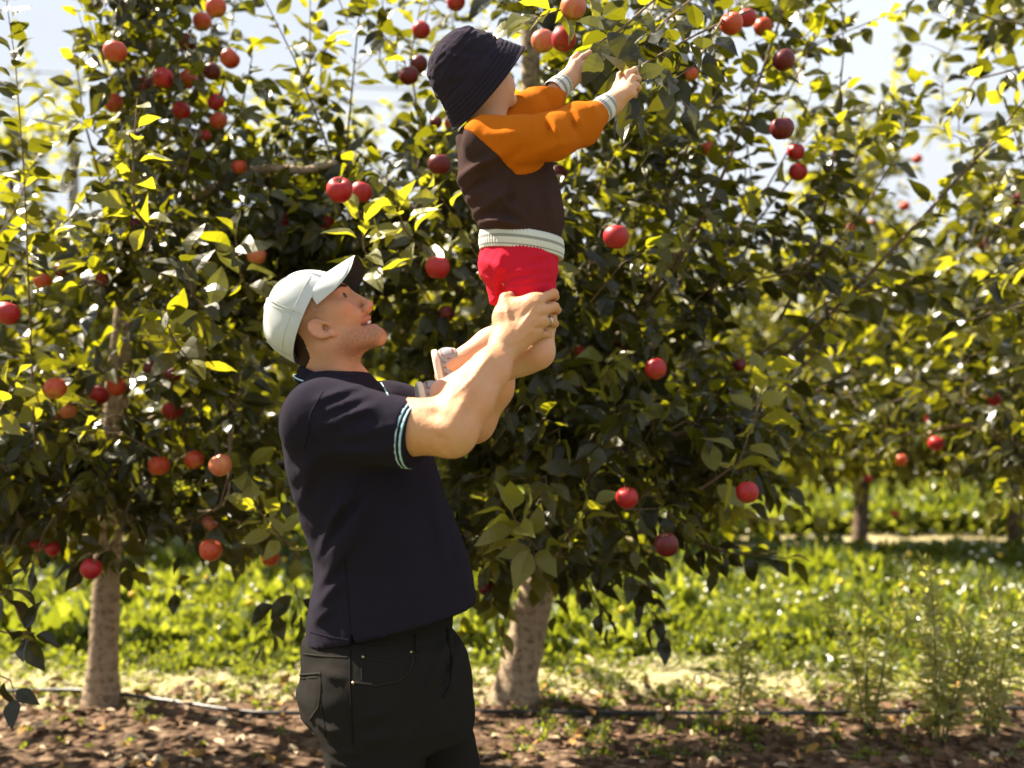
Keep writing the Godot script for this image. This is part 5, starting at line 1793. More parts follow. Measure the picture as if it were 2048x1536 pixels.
	var tip_line := []
	for k in 49:
		var phi := deg_to_rad(-168.0 + 336.0 * k / 48.0)
		var fore := -cos(phi)
		var o := cf * fore + cs * sin(phi)
		var e := Vector3(o.x * 0.0735, 0, o.z * 0.066)
		var tilt := -0.022 * fore - 0.005
		var c := cc + Vector3(0.0, tilt, 0) + e
		var leaf := 0.022 + 0.026 * smoothstep(0.2, 1.0, fore)
		var wav := 0.0012 * sin(phi * 7.0)
		rows[0].append(c + o * -0.002 + Vector3(0, -0.030, 0) - base)
		rows[1].append(c + o * 0.0 + Vector3(0, 0.006, 0) - base)
		rows[2].append(c + o * 0.0035 + Vector3(0, 0.0085, 0) - base)
		rows[3].append(c + o * (0.010 + wav) + Vector3(0, 0.001, 0) - base)
		rows[4].append(c + o * (0.0145 + wav) + Vector3(0, -leaf * 0.6, 0) - base)
		rows[5].append(c + o * (0.0205 + wav) + Vector3(0, -leaf, 0) - base)
		tip_line.append(c + o * (0.0192 + wav) + Vector3(0, -leaf + 0.006, 0) + o * 0.0015 - base)
	var col := Node3D.new()
	col.name = "collar"
	m.add_child(col)
	var back := []
	for row in [rows[5], rows[4], rows[3]]:
		var r2 := PackedVector3Array()
		for q in row: r2.append(q + Vector3(0, -0.003, 0))
		back.append(r2)
	part("collar_leaf", joined([sheet(rows), sheet(back)]), navy, col)
	part("stripe", tube(tip_line, _same(0.0017, 49), 5, 1), pale, col)
	var plk := []
	for q in [Vector2(762, 765), Vector2(768, 776), Vector2(776, 790)]:
		plk.append(sight(f, q.x, q.y, 2.15, 0.001) - base)
	part("placket_edge", tube(plk, _same(0.0018, 3), 5, 3), pale, m)

func man_jeans(m: Node3D, base: Vector3) -> void:
	var turn := deg_to_rad(26.0)
	var t := make_rings([[1195, 660, 900, 0.150], [1240, 645, 905, 0.158], [1262, 618, 905, 0.162], [1282, 605, 922, 0.166], [1310, 602, 936, 0.169], [1346, 600, 944, 0.172], [1388, 592, 948, 0.176], [1425, 598, 951, 0.17], [1460, 625, 945, 0.15]], 2.34, turn)
	var legs_near := [[at(728, 1385, 2.235), at(752, 1536, 2.235), 0.105, 0.0965], [at(752, 1536, 2.235), at(764, 1680, 2.24), 0.0965, 0.078], [at(764, 1680, 2.24), Vector3(at(765, 0, 2.24).x, 0.05, -2.24), 0.078, 0.062]]
	var legs_far := [[at(850, 1385, 2.43), at(872, 1536, 2.44), 0.105, 0.094], [at(872, 1536, 2.44), at(884, 1680, 2.44), 0.094, 0.078], [at(884, 1680, 2.44), Vector3(at(880, 0, 2.44).x, 0.05, -2.44), 0.078, 0.062]]
	var folds := [crease(725, 1420, 800, 1400, 2.2, 0.010, 0.003), crease(845, 1400, 890, 1300, 2.2, 0.009, 0.006), crease(875, 1400, 905, 1290, 2.2, 0.007, -0.005), crease(720, 1460, 800, 1450, 2.2, 0.012, 0.004), crease(665, 1490, 735, 1482, 2.2, 0.008, 0.005), crease(665, 1512, 745, 1508, 2.2, 0.008, 0.005), crease(640, 1440, 700, 1448, 2.2, 0.008, 0.004), crease(790, 1500, 845, 1430, 2.2, 0.012, 0.004), crease(640, 1338, 695, 1342, 2.2, 0.007, 0.003)]
	var nz := FastNoiseLite.new()
	nz.frequency = 1.0
	nz.fractal_octaves = 3
	var f := func(p: Vector3) -> float:
		var d := t.d(p)
		var n := bones(p, legs_near, 0.03)
		var fr := bones(p, legs_far, 0.03)
		d = smin(smin(d, n, 0.05), smin(d, fr, 0.05), 0.004)
		d = minf(d, smin(n, fr, 0.006))
		if absf(d) < 0.05:
			if p.z > -2.36: d -= 3.0 * ridges(p, folds)
			d -= 0.0036 * nz.get_noise_3dv(p * Vector3(10, 16, 10))
		return d
	var denim := cloth("black_denim", lin(0.0170, 0.0152, 0.0140), noise_tex(0.28, 2, 12), 22.0, 0.06, 0.12)
	part("jeans", nets(f, Vector3(at(575, 0, 2.34).x, 0.06, -2.62), Vector3(at(970, 0, 2.34).x, at(0, 1185, 2.3).y, -2.08), 0.0075, base, 0.012), denim, m)
	var th := mat("denim_seam", lin(0.019, 0.017, 0.015), 0.9)
	var dark := mat("denim_shadow_seam", lin(0.009, 0.008, 0.008), 0.9)
	seam("waistband_seam", f, [Vector2(606, 1308), Vector2(650, 1313), Vector2(700, 1315)], 2.05, 0.0017, th, m)
	seam("side_seam", f, [Vector2(700, 1300), Vector2(700, 1370), Vector2(703, 1430), Vector2(706, 1490)], 2.05, 0.0022, dark, m)
	seam("pocket_edge", f, [Vector2(704, 1365), Vector2(753, 1371), Vector2(796, 1363), Vector2(818, 1345), Vector2(826, 1324), Vector2(821, 1300)], 2.05, 0.0028, th, m)
	seam("pocket_stitch", f, [Vector2(706, 1374), Vector2(753, 1379), Vector2(800, 1371), Vector2(826, 1350), Vector2(834, 1324), Vector2(829, 1300)], 2.05, 0.0012, th, m)
	seam("coin_pocket", f, [Vector2(724, 1362), Vector2(722, 1316), Vector2(760, 1320), Vector2(803, 1330), Vector2(802, 1356)], 2.05, 0.0018, th, m)
	seam("waistband_seam", f, [Vector2(706, 1292), Vector2(760, 1296), Vector2(830, 1290), Vector2(900, 1276)], 2.05, 0.0015, th, m)
	seam("back_pocket", f, [Vector2(600, 1350), Vector2(641, 1347), Vector2(642, 1380), Vector2(638, 1414), Vector2(620, 1440)], 2.05, 0.0026, th, m)
	seam("back_pocket", f, [Vector2(600, 1357), Vector2(634, 1355)], 2.05, 0.0014, th, m)
	seam("seat_seam", f, [Vector2(642, 1410), Vector2(648, 1440), Vector2(651, 1475)], 2.05, 0.002, dark, m)
	seam("fly_seam", f, [Vector2(893, 1275), Vector2(905, 1320), Vector2(900, 1370), Vector2(886, 1395)], 2.05, 0.0022, dark, m)
	seam("belt_loop", f, [Vector2(832, 1270), Vector2(834, 1304)], 2.05, 0.0045, denim, m, 0.002)
	seam("belt_loop", f, [Vector2(896, 1258), Vector2(900, 1292)], 2.05, 0.0045, denim, m, 0.002)
	for q in [Vector2(726, 1314), Vector2(706, 1366), Vector2(822, 1304)]:
		var rv := part("rivet", sphere_mesh(0.0033, 10, 6), mat("copper", lin(0.45, 0.33, 0.22), 0.35, {"metallic": 1.0}), m)
		rv.position = sight(f, q.x, q.y, 2.05, 0.0015) - base

# ---------------------------------------------------------------- the child
func child() -> void:
	var base := at(1040, 620, 2.37)
	var m := thing("person", base, "toddler in dark bucket hat, orange-sleeved brown jacket and red shorts reaching for a leaf", "person")
	var skin := skin_mat()
	var pale := Color(0.56, 0.315, 0.20)
	var skin_c := func(p: Vector3, _n: Vector3) -> Color:
		var c := pale
		c = c.lerp(Color(0.55, 0.22, 0.14), 0.5 * exp(-pow(p.distance_to(at(1088, 712, 2.27)) / 0.03, 2.0)))
		return mottle(p, c)
	# legs: thigh down, shin folded back along the man's forearm
	var near_leg := [[at(1060, 540, 2.325), at(1066, 640, 2.315), 0.050, 0.0485], [at(1066, 640, 2.315), at(1072, 700, 2.30), 0.049, 0.038], [at(1074, 704, 2.30), at(1045, 715, 2.315), 0.037, 0.036], [at(1045, 715, 2.315), at(965, 748, 2.33), 0.036, 0.038], [at(965, 748, 2.33), at(872, 790, 2.33), 0.037, 0.024], [at(872, 790, 2.33), at(862, 806, 2.33), 0.026, 0.024]]
	var far_leg := [[at(1016, 540, 2.43), at(1040, 620, 2.44), 0.045, 0.044], [at(1040, 620, 2.44), at(1046, 655, 2.45), 0.046, 0.038], [at(1046, 655, 2.45), at(980, 690, 2.44), 0.038, 0.036], [at(980, 690, 2.44), at(900, 732, 2.42), 0.036, 0.024], [at(900, 732, 2.42), at(890, 752, 2.42), 0.025, 0.024]]
	var creases := [crease(1040, 690, 1075, 680, 2.3, 0.006, -0.003), crease(1060, 726, 1090, 712, 2.3, 0.008, 0.002), crease(1040, 738, 1062, 728, 2.3, 0.007, -0.002)]
	var leg_f := func(p: Vector3) -> float:
		var d := minf(bones(p, near_leg, 0.02), bones(p, far_leg, 0.02))
		if absf(d) < 0.03 and p.z > -2.35: d -= ridges(p, creases)
		return d
	var legs := nets(leg_f, Vector3(at(845, 0, 2.4).x, at(0, 830, 2.33).y, -2.52), Vector3(at(1125, 0, 2.3).x, at(0, 480, 2.35).y, -2.24), 0.005, base, 0.004, skin_c)
	# near hand pinching a leaf
	var wn := at(1224, 208, 2.365)
	var hand_n := [[at(1205, 226, 2.35), wn, 0.0225, 0.020], [wn, at(1249, 168, 2.37), 0.019, 0.012], [wn, at(1257, 176, 2.355), 0.019, 0.012], [wn, at(1258, 186, 2.35), 0.019, 0.0115], [wn, at(1236, 172, 2.39), 0.017, 0.011]]
	var fing_n := [
		[[at(1249, 168, 2.37), at(1256, 146, 2.375), 0.0085, 0.0078], [at(1256, 146, 2.375), at(1270, 139, 2.39), 0.0076, 0.0068], [at(1270, 139, 2.39), at(1274, 149, 2.40), 0.0066, 0.0058]],
		[[at(1256, 173, 2.358), at(1267, 155, 2.362), 0.0085, 0.0078], [at(1267, 155, 2.362), at(1277, 157, 2.38), 0.0076, 0.0066], [at(1277, 157, 2.38), at(1275, 168, 2.392), 0.0065, 0.0056]],
		[[at(1260, 181, 2.352), at(1272, 170, 2.358), 0.0082, 0.0075], [at(1272, 170, 2.358), at(1278, 175, 2.378), 0.0072, 0.0064], [at(1278, 175, 2.378), at(1272, 184, 2.388), 0.0062, 0.0054]],
		[[at(1258, 190, 2.352), at(1268, 186, 2.358), 0.0074, 0.0066], [at(1268, 186, 2.358), at(1270, 192, 2.376), 0.0064, 0.0056]],
		[[at(1236, 172, 2.39), at(1240, 150, 2.40), 0.009, 0.0076], [at(1240, 150, 2.40), at(1253, 138, 2.402), 0.0074, 0.006]]]
	var hand_nf := func(p: Vector3) -> float: return handed(p, hand_n, fing_n, 0.014)
	var h1 := nets(hand_nf, Vector3(at(1180, 0, 2.36).x, at(0, 250, 2.36).y, -2.44), Vector3(at(1300, 0, 2.36).x, at(0, 118, 2.36).y, -2.30), 0.0026, base, 0.003, skin_c)
	# far hand, open
	var wf := at(1132, 163, 2.595)
	var hand_f := [[at(1112, 180, 2.57), wf, 0.023, 0.021], [wf, at(1152, 127, 2.60), 0.019, 0.0115], [wf, at(1160, 135, 2.60), 0.019, 0.0115], [wf, at(1163, 144, 2.605), 0.019, 0.011], [wf, at(1160, 153, 2.61), 0.018, 0.0105], [wf, at(1140, 138, 2.62), 0.017, 0.011]]
	var fing_f := [
		[[at(1152, 127, 2.60), at(1166, 113, 2.605), 0.0084, 0.0076], [at(1166, 113, 2.605), at(1180, 104, 2.615), 0.0074, 0.006]],
		[[at(1160, 135, 2.60), at(1174, 124, 2.60), 0.0084, 0.0076], [at(1174, 124, 2.60), at(1188, 119, 2.612), 0.0074, 0.006]],
		[[at(1163, 144, 2.605), at(1178, 139, 2.605), 0.008, 0.0072], [at(1178, 139, 2.605), at(1190, 140, 2.62), 0.007, 0.0058]],
		[[at(1160, 153, 2.61), at(1172, 152, 2.612), 0.0074, 0.0066], [at(1172, 152, 2.612), at(1182, 156, 2.622), 0.0064, 0.0054]],
		[[at(1140, 138, 2.62), at(1146, 118, 2.635), 0.0088, 0.0076], [at(1146, 118, 2.635), at(1156, 107, 2.64), 0.0072, 0.006]]]
	var hand_ff := func(p: Vector3) -> float: return handed(p, hand_f, fing_f, 0.014)
	var h2 := nets(hand_ff, Vector3(at(1085, 0, 2.6).x, at(0, 205, 2.6).y, -2.68), Vector3(at(1210, 0, 2.6).x, at(0, 90, 2.6).y, -2.53), 0.0026, base, 0.003, skin_c)
	# head under the hat: x to the nose, y to the crown, z to the right
	var yaw := deg_to_rad(-28.0)
	var tilt := deg_to_rad(36.0)
	var fw := Vector3(cos(tilt) * cos(yaw), sin(tilt), cos(tilt) * sin(yaw))
	var rt := Vector3(-sin(yaw), 0, cos(yaw))
	var hb := Basis(fw, rt.cross(fw), rt)
	var hc := at(948, 166, 2.37)
	var inv := hb.transposed()
	var face := func(p: Vector3) -> float:
		var q: Vector3 = inv * (p - hc)
		var s := Vector3(q.x, q.y, absf(q.z))
		var d := ell(q, Vector3(-0.005, 0.008, 0), Vector3(0.078, 0.076, 0.070))
		d = smin(d, ell(q, Vector3(0.024, -0.038, 0), Vector3(0.050, 0.048, 0.054)), 0.03)
		d = smin(d, ell(s, Vector3(0.038, -0.040, 0.034), Vector3(0.028, 0.026, 0.024)), 0.02)
		d = smin(d, ell(q, Vector3(0.058, -0.077, 0), Vector3(0.016, 0.014, 0.018)), 0.016)
		d = smin(d, cap(q, Vector3(0.069, -0.012, 0), Vector3(0.078, -0.030, 0), 0.006, 0.009), 0.012)
		d = smin(d, cap(s, Vector3(0.072, -0.048, 0.0), Vector3(0.064, -0.051, 0.012), 0.006, 0.004), 0.006)
		d = smin(d, cap(s, Vector3(0.070, -0.060, 0.0), Vector3(0.063, -0.058, 0.011), 0.006, 0.004), 0.006)
		d = smax(d, -ell(s, Vector3(0.078, -0.008, 0.027), Vector3(0.012, 0.008, 0.013)), 0.01)
		d = smin(d, ell(s, Vector3(-0.012, -0.004, 0.073), Vector3(0.013, 0.018, 0.008)), 0.006)
		d = smin(d, cap(p, at(972, 205, 2.37), at(975, 275, 2.37), 0.042, 0.045), 0.03)
		return d
	var hd := nets(face, at(850, 300, 2.37) - Vector3(0, 0, 0.11), at(1060, 60, 2.37) + Vector3(0, 0, 0.11), 0.0042, base, 0.004, skin_c)
	var core_b := [[at(980, 285, 2.37), at(1042, 480, 2.37), 0.05, 0.075], [at(1058, 515, 2.325), at(1022, 515, 2.43), 0.045, 0.042], [at(1042, 480, 2.37), at(1040, 530, 2.37), 0.075, 0.06], [at(980, 290, 2.29), at(1105, 281, 2.25), 0.03, 0.025], [at(1105, 281, 2.25), wn, 0.024, 0.019], [at(1010, 260, 2.45), at(1085, 203, 2.52), 0.03, 0.025], [at(1085, 203, 2.52), wf, 0.024, 0.019]]
	var core_f := func(p: Vector3) -> float: return bones(p, core_b, 0.03)
	var core := nets(core_f, Vector3(at(900, 0, 2.37).x, at(0, 600, 2.37).y, -2.66), Vector3(at(1240, 0, 2.37).x, at(0, 150, 2.37).y, -2.18), 0.012, base, 0.005, skin_c)
	part("body", joined([hd, h1, h2, legs, core]), skin, m)
	for sgn in [1.0, -1.0]:
		var e := part("eye", sphere_mesh(0.0105, 16, 12), mat("eye_white", lin(0.55, 0.50, 0.46), 0.25), m)
		e.position = hc + hb * Vector3(0.0635, -0.009, 0.0265 * sgn) - base
		var ir := part("iris", sphere_mesh(0.0058, 12, 8), mat("iris", lin(0.035, 0.025, 0.018), 0.15), e)
		ir.position = hb * Vector3(0.0062, 0.0, 0.0)
	child_hat(m, base)
	child_jacket(m, base)
	child_shorts(m, base)
	child_shoes(m, base)

func child_hat(m: Node3D, base: Vector3) -> void:
	var yaw := deg_to_rad(-12.0)
	var g := Vector3(0.625 * cos(yaw), 0.78, 0.625 * sin(yaw)).normalized()
	var r := Vector3(-sin(yaw), 0, cos(yaw))
	r = (r - g * r.dot(g)).normalized()
	var n := r.cross(g)
	n = Basis(g, 0.10) * n
	r = g.cross(n)
	var c := at(979, 179, 2.37)
	var px := 2.37 / F
	var prof := [[-1.0, 103.0], [0.0, 108.5], [2.0, 109.5], [8.0, 105.0], [16.0, 102.0], [24.0, 98.0], [32.0, 94.5], [40.0, 91.0], [47.0, 88.0], [53.0, 84.5], [62.0, 81.5], [74.0, 78.5], [86.0, 75.0], [97.0, 70.5], [106.0, 65.5], [111.0, 62.0], [117.0, 55.0], [123.0, 47.0], [128.0, 36.0], [132.0, 22.0], [134.0, 9.0], [134.5, 0.3]]
	var nz := FastNoiseLite.new()
	nz.frequency = 1.0
	nz.fractal_octaves = 2
	nz.seed = 3
	var rows := []
	var fine := []
	for i in prof.size() - 1:
		for s in 4: fine.append([lerpf(prof[i][0], prof[i + 1][0], s / 4.0), lerpf(prof[i][1], prof[i + 1][1], s / 4.0)])
	fine.append(prof[prof.size() - 1])
	for w in fine:
		var row := PackedVector3Array()
		for k in 96:
			var a := TAU * k / 96.0
			var o := g * cos(a) + r * (sin(a) * 0.94)
			var h: float = w[0]
			var rad: float = w[1]
			var brimness := smoothstep(52.0, 30.0, h)
			rad += 4.2 * nz.get_noise_3dv(o * 2.2 + Vector3(0, h * 0.02, 0)) * (0.4 + 0.6 * (1.0 - brimness))
			rad += brimness * (0.34 * sin(h * 0.95) + 1.6 * nz.get_noise_3dv(o * 1.3 + Vector3(7, 0, 0)))
			if h > 52.0:
				rad += 4.0 * nz.get_noise_3dv(Vector3(cos(a) * 1.3, sin(a) * 1.3, h * 0.075)) - 1.3 * exp(-pow((h - 53.0) / 2.2, 2.0))
				rad -= 1.1 * exp(-pow((h - 110.0) / 1.6, 2.0))
			row.append(c + (o * rad + n * (h + brimness * 2.2 * sin(a * 2.0 + 0.8))) * px - base)
		rows.append(row)
	var inner := []
	for w in [[118.0, 40.0], [108.0, 58.0], [90.0, 70.0], [55.0, 80.0], [30.0, 92.0], [10.0, 102.0]]:
		var row := PackedVector3Array()
		for k in 96:
			var a := TAU * k / 96.0
			row.append(c + ((g * cos(a) + r * (sin(a) * 0.94)) * w[1] + n * w[0]) * px - base)
		inner.append(row)
	inner.append(rows[0])
	var navy := cloth("hat_cotton", lin(0.024, 0.0185, 0.030), noise_tex(0.22, 2, 15), 26.0, 0.04, 0.3)
	var hat := Node3D.new()
	hat.name = "bucket_hat"
	m.add_child(hat)
	part("crown", joined([sheet(rows, true), sheet(inner, true)]), navy, hat)
	var th := mat("hat_stitch", lin(0.018, 0.016, 0.028), 0.9)
	for q in [[3.0, 109.6], [11.0, 104.6], [19.0, 101.2], [27.0, 97.6], [35.0, 93.9], [43.0, 90.0]]:
		var line := []
		for k in 49:
			var a := TAU * k / 48.0
			var o := g * cos(a) + r * (sin(a) * 0.94)
			var rad: float = q[1] + 1.6 * nz.get_noise_3dv(o * 1.3 + Vector3(7, 0, 0)) + 4.2 * nz.get_noise_3dv(o * 2.2 + Vector3(0, q[0] * 0.02, 0)) * 0.4 + 0.34 * sin(q[0] * 0.95)
			line.append(c + (o * rad + n * (q[0] + 2.2 * sin(a * 2.0 + 0.8))) * px - base)
		part("stitching", tube(line, _same(0.0006, 49), 4, 1), th, hat)

func child_jacket(m: Node3D, base: Vector3) -> void:
	var t := make_rings([[243, 935, 1000, 0.055], [256, 918, 1020, 0.072], [275, 910, 1046, 0.088], [300, 915, 1082, 0.098], [330, 916, 1104, 0.104], [360, 915, 1116, 0.108], [395, 926, 1124, 0.108], [424, 943, 1129, 0.107], [448, 957, 1130, 0.103], [466, 963, 1124, 0.096], [484, 968, 1118, 0.09], [505, 970, 1116, 0.088]], 2.37, deg_to_rad(-32.0))
	var near_arm := [[at(975, 283, 2.29), at(1040, 282, 2.26), 0.056, 0.049], [at(1040, 282, 2.26), at(1108, 272, 2.25), 0.049, 0.0455], [at(1108, 272, 2.25), at(1160, 249, 2.29), 0.0455, 0.043], [at(1160, 249, 2.29), at(1196, 226, 2.345), 0.043, 0.028]]
	var far_arm := [[at(1000, 262, 2.44), at(1048, 226, 2.48), 0.046, 0.043], [at(1048, 226, 2.48), at(1090, 202, 2.525), 0.043, 0.042], [at(1090, 202, 2.525), at(1112, 178, 2.57), 0.042, 0.029]]
	var folds := [crease(918, 352, 1000, 325, 2.3, 0.010, 0.006), crease(925, 385, 1010, 345, 2.3, 0.008, -0.004), crease(945, 425, 1030, 385, 2.3, 0.010, 0.004), crease(960, 440, 1060, 460, 2.3, 0.010, 0.006), crease(1000, 400, 1065, 452, 2.3, 0.008, 0.005), crease(1030, 350, 1015, 440, 2.3, 0.010, -0.004), crease(1095, 360, 1108, 470, 2.3, 0.012, 0.004), crease(1045, 370, 1090, 465, 2.3, 0.010, 0.003), crease(962, 440, 1030, 452, 2.3, 0.007, 0.005)]
	var sleeve_folds := [crease(1092, 243, 1104, 270, 2.2, 0.005, -0.006), crease(1105, 240, 1120, 285, 2.2, 0.008, 0.005), crease(1142, 222, 1152, 262, 2.2, 0.006, -0.005), crease(1155, 215, 1170, 255, 2.2, 0.007, 0.004), crease(1080, 300, 1150, 280, 2.2, 0.008, 0.003), crease(975, 262, 1050, 268, 2.2, 0.012, 0.003), crease(1000, 318, 1060, 290, 2.2, 0.010, -0.003), crease(1175, 210, 1192, 240, 2.3, 0.006, 0.003)]
	var nz := FastNoiseLite.new()
	nz.frequency = 1.0
	nz.fractal_octaves = 2
	var all := func(p: Vector3) -> float:
		var d := t.d(p)
		d = smin(d, bones(p, near_arm, 0.02), 0.022)
		d = smin(d, bones(p, far_arm, 0.02), 0.022)
		if absf(d) < 0.04:
			if p.z > -2.37:
				d -= 3.2 * ridges(p, folds) + 2.4 * ridges(p, sleeve_folds)
			d -= 0.002 * nz.get_noise_3dv(p * 18.0)
		return d
	var p0 := at(1009, 327, 2.26)
	var nn := Vector3(0.67, 0.742, 0.0)
	var near_only := func(p: Vector3) -> float: return maxf(-(p - p0).dot(nn), bones(p, near_arm, 0.02) - 0.018)
	var p1 := at(985, 262, 2.46)
	var n1 := Vector3(0.62, 0.55, -0.56)
	var far_only := func(p: Vector3) -> float: return maxf(-(p - p1).dot(n1), bones(p, far_arm, 0.02) - 0.018)
	var end_n := at(1198, 224, 2.347)
	var dir_n := (at(1224, 203, 2.365) - at(1196, 226, 2.345)).normalized()
	var end_f := at(1110, 180, 2.567)
	var dir_f := (at(1130, 164, 2.595) - at(1108, 181, 2.565)).normalized()
	var trunk := func(p: Vector3) -> float:
		return maxf(maxf(all.call(p), -minf(near_only.call(p) + 0.004, far_only.call(p) + 0.004)), at(0, 484, 2.37).y - 0.138 * (p.x - at(1045, 0, 2.37).x) - p.y)
	var lo := Vector3(at(895, 0, 2.37).x, at(0, 515, 2.37).y, -2.66)
	var hi := Vector3(at(1235, 0, 2.37).x, at(0, 150, 2.37).y, -2.16)
	var brown := cloth("brown_fleece", lin(0.050, 0.029, 0.0275), noise_tex(0.12, 3, 21), 16.0, 0.08, 0.15)
	var orange := cloth("orange_fleece", lin(0.50, 0.128, 0.008), noise_tex(0.12, 3, 21), 16.0, 0.08, 0.15)
	var jk := Node3D.new()
	jk.name = "jacket"
	m.add_child(jk)
	part("jacket_body", nets(trunk, lo, hi, 0.005, base, 0.01), brown, jk)
	var s1 := func(p: Vector3) -> float: return maxf(maxf(all.call(p) - 0.0022, near_only.call(p)), (p - end_n).dot(dir_n))
	part("sleeve", nets(s1, lo, hi, 0.0042, base, 0.01), orange, jk)
	var s2 := func(p: Vector3) -> float: return maxf(maxf(all.call(p) - 0.0022, far_only.call(p)), (p - end_f).dot(dir_f))
	part("sleeve", nets(s2, lo, hi, 0.005, base, 0.01), orange, jk)
	seam("seam", all, [Vector2(938, 264), Vector2(972, 293), Vector2(1009, 328), Vector2(1040, 327)], 2.2, 0.0016, mat("orange_thread", lin(0.30, 0.085, 0.01), 0.9), jk, 0.002)
	seam("seam", all, [Vector2(1090, 345), Vector2(1098, 400), Vector2(1096, 440)], 2.2, 0.0013, mat("brown_thread", lin(0.02, 0.012, 0.012), 0.9), jk)
	seam("seam", all, [Vector2(1035, 335), Vector2(1040, 400), Vector2(1048, 470)], 2.2, 0.0010, mat("brown_thread", lin(0.02, 0.012, 0.012), 0.9), jk)
	seam("zip_edge", all, [Vector2(1100, 322), Vector2(1117, 362), Vector2(1126, 410), Vector2(1127, 470)], 2.25, 0.0016, mat("zip_tape", lin(0.10, 0.09, 0.085), 0.8), jk)
	# ribbed waistband and cuffs, white with grey lines
	var white := mat("white_rib", lin(0.60, 0.60, 0.575), 0.9)
	var grey := mat("grey_rib", lin(0.27, 0.27, 0.255), 0.9)
	var wb := Node3D.new()
	wb.name = "waistband"
	m.add_child(wb)
	var yaw := deg_to_rad(-32.0)
	var cf := Vector3(cos(yaw), 0, sin(yaw))
	var cs := Vector3(-sin(yaw), 0, cos(yaw))
	var band := func(a: float, k: float, out: float) -> Vector3:
		var cx := 1042.5
		var c := at(cx, lerpf(471, 509, k), 2.37)
		var o := cf * (0.089 * cos(a)) + cs * (0.103 * sin(a))
		var e := c + o * (1.0 + out) + Vector3(0, -0.138 * o.x + 0.03 * o.z, 0)
		return e + o.normalized() * (0.0011 * sin(a * 75.0) + 0.003 * sin(k * PI)) - base
	var stripes := [[0.0, 0.34, white], [0.34, 0.50, grey], [0.50, 0.80, white], [0.80, 0.87, grey], [0.87, 1.0, white]]
	for s in stripes:
		var rows := []
		for i in 4:
			var row := PackedVector3Array()
			for k in 300:
				row.append(band.call(TAU * k / 300.0, lerpf(s[0], s[1], i / 3.0), 0.0))
			rows.push_front(row)
		if s[1] == 1.0:
			var row := PackedVector3Array()
			for k in 300: row.append(band.call(TAU * k / 300.0, 1.0, -0.12))
			rows.push_front(row)
		if s[0] == 0.0:
			var row := PackedVector3Array()
			for k in 300: row.append(band.call(TAU * k / 300.0, 0.0, -0.10))
			rows.append(row)
		part("rib", sheet(rows, true), s[2], wb)
	for s in [[at(1193, 229, 2.342), at(1226, 202, 2.367), 0.0285, 0.0225], [at(1106, 184, 2.563), at(1133, 163, 2.597), 0.0285, 0.0235]]:
		var cu := Node3D.new()
		cu.name = "cuff"
		m.add_child(cu, true)
		var ax: Vector3 = (s[1] - s[0]).normalized()
		var x := ax.cross(Vector3(0.1, 0.3, 0.9)).normalized()
		var y := ax.cross(x)
		for q in [[0.0, 0.20, white], [0.20, 0.36, grey], [0.36, 0.58, white], [0.58, 0.72, grey], [0.72, 1.0, white]]:
			var rows := []
			for i in 4:
				var k: float = lerpf(q[0], q[1], i / 3.0)
				var row := PackedVector3Array()
				for j in 120:
					var a := TAU * j / 120.0
					row.append(s[0].lerp(s[1], k) + (x * cos(a) + y * sin(a)) * (lerpf(s[2], s[3], k) + 0.0007 * sin(a * 30.0) + 0.0025 * sin(k * PI)) - base)
				rows.append(row)
			if q[1] == 1.0:
				var row := PackedVector3Array()
				for j in 120:
					var a := TAU * j / 120.0
					row.append(s[1] + (x * cos(a) + y * sin(a)) * (s[3] - 0.005) - base)
				rows.append(row)
			part("rib", sheet(rows, true), q[2], cu)

func child_shorts(m: Node3D, base: Vector3) -> void:
	var t := make_rings([[488, 966, 1120, 0.096], [505, 961, 1119, 0.098], [525, 956, 1115, 0.100], [542, 957, 1115, 0.100], [560, 970, 1108, 0.09], [574, 992, 1090, 0.06]], 2.37, deg_to_rad(-30.0))
	var a0 := at(1056, 530, 2.325)
	var a1 := at(1066, 640, 2.315)
	var b0 := at(1006, 520, 2.43)
	var b1 := at(1026, 640, 2.44)
	var na := (a1 - a0).normalized()
	var nb := Vector3(0.25, -0.93, 0.1).normalized()
	var ca := at(1058, 588, 2.26)
	var cb := at(1000, 600, 2.41)
	var folds := [crease(1002, 512, 985, 575, 2.3, 0.008, 0.005), crease(1012, 540, 1000, 585, 2.3, 0.006, -0.005), crease(1015, 545, 1100, 530, 2.25, 0.006, 0.004), crease(1020, 560, 1108, 552, 2.25, 0.005, 0.0035), crease(1018, 575, 1100, 570, 2.25, 0.005, 0.003), crease(965, 520, 1010, 540, 2.3, 0.008, 0.005), crease(960, 545, 990, 565, 2.3, 0.007, 0.004), crease(1070, 512, 1092, 506, 2.25, 0.005, 0.006), crease(1105, 520, 1108, 550, 2.25, 0.006, 0.004)]
	var nz := FastNoiseLite.new()
	nz.frequency = 1.0
	nz.fractal_octaves = 2
	var f := func(p: Vector3) -> float:
		var d := t.d(p)
		var a := cap(p, a0, a1, 0.060, 0.0545)
		var b := cap(p, b0, b1, 0.052, 0.043)
		d = smin(d, a, 0.02)
		d = smin(d, b, 0.03)
		if absf(d) < 0.04:
			if p.z > -2.40: d -= 1.8 * ridges(p, folds)
			d -= 0.0025 * nz.get_noise_3dv(p * Vector3(22, 34, 22))
		# trouser legs end above the knee
		var ga := (p - ca).dot(na)
		var gb := (p - cb).dot(nb)
		var cut := ga if a < b else gb
		return maxf(d, cut)
	var red := cloth("red_cotton", lin(0.56, 0.016, 0.038), noise_tex(0.2, 2, 33), 22.0, 0.04, 0.25)
	part("shorts", nets(f, Vector3(at(940, 0, 2.37).x, at(0, 640, 2.37).y, -2.56), Vector3(at(1130, 0, 2.37).x, at(0, 478, 2.37).y, -2.20), 0.0045, base, 0.012), red, m)

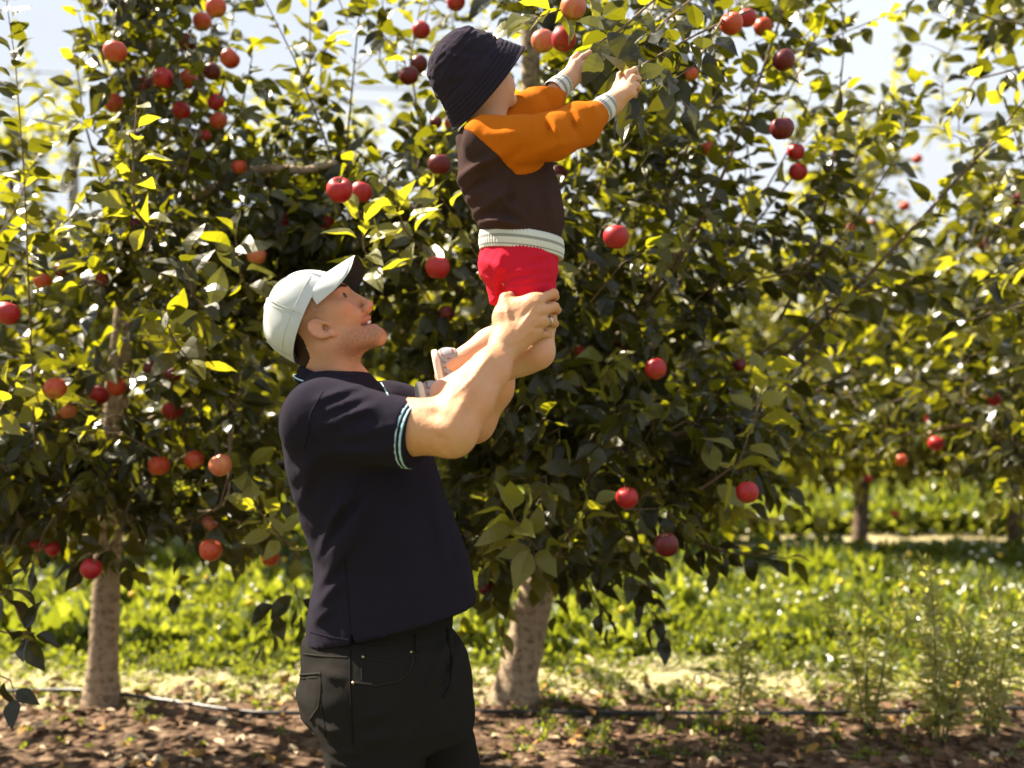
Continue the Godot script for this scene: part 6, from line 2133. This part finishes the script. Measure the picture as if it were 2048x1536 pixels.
func child_shoes(m: Node3D, base: Vector3) -> void:
	var grey := mat("shoe_print", Color.WHITE, 0.85)
	grey.vertex_color_use_as_albedo = true
	var cream := mat("shoe_sole", lin(0.60, 0.53, 0.42), 0.7)
	# [heel, toe direction, direction the sole faces]
	for s in [[at(848, 782, 2.33), Vector3(0.16, -0.95, 0.18), Vector3(-0.93, -0.12, 0.25)], [at(880, 716, 2.42), Vector3(0.20, -0.93, 0.10), Vector3(-0.95, -0.2, 0.12)]]:
		var toe: Vector3 = s[1].normalized()
		var sole: Vector3 = (s[2] - toe * s[2].dot(toe)).normalized()
		var side := toe.cross(sole)
		var b := Basis(toe, -sole, side)
		var inv := b.transposed()
		var heel: Vector3 = s[0]
		var upper := func(p: Vector3) -> float:
			var q: Vector3 = inv * (p - heel)
			var d := ell(q, Vector3(0.012, 0.014, 0), Vector3(0.030, 0.032, 0.027))
			d = smin(d, ell(q, Vector3(0.065, 0.008, 0), Vector3(0.042, 0.024, 0.030)), 0.025)
			d = smin(d, cap(q, Vector3(0.005, 0.015, 0), Vector3(0.010, 0.036, 0), 0.0255, 0.025), 0.01)
			d = maxf(d, q.y - 0.040)
			return maxf(d, -q.y - 0.006)
		var sole_f := func(p: Vector3) -> float:
			var q: Vector3 = inv * (p - heel)
			var d := ell(Vector3(q.x, 0, q.z), Vector3(0.014, 0, 0), Vector3(0.036, 1, 0.0305))
			d = smin(d, ell(Vector3(q.x, 0, q.z), Vector3(0.068, 0, 0), Vector3(0.045, 1, 0.034)), 0.03)
			return smax(d, absf(q.y + 0.010) - 0.0075, 0.005)
		var col := func(p: Vector3, _n: Vector3) -> Color:
			var q: Vector3 = inv * (p - heel)
			# small rust triangles in offset rows on pale grey
			var u: float = q.y / 0.013
			var v: float = (q.x + q.z * 1.3) / 0.014 + 0.5 * fmod(floor(u) + 8.0, 2.0)
			var fu: float = u - floor(u)
			var fv: float = absf(v - floor(v) - 0.5)
			var on: bool = fu > 0.15 and fu < 0.85 and fv < 0.28 * (0.9 - fu)
			return Color(0.22, 0.085, 0.06) if on else Color(0.27, 0.29, 0.31)
		var lo := heel - Vector3.ONE * 0.15
		var hi := heel + Vector3.ONE * 0.15
		var sh := Node3D.new()
		sh.name = "shoe"
		m.add_child(sh, true)
		part("upper", nets(upper, lo, hi, 0.003, base, 0.003, col), grey, sh)
		part("sole", nets(sole_f, lo, hi, 0.0034, base, 0.003), cream, sh)
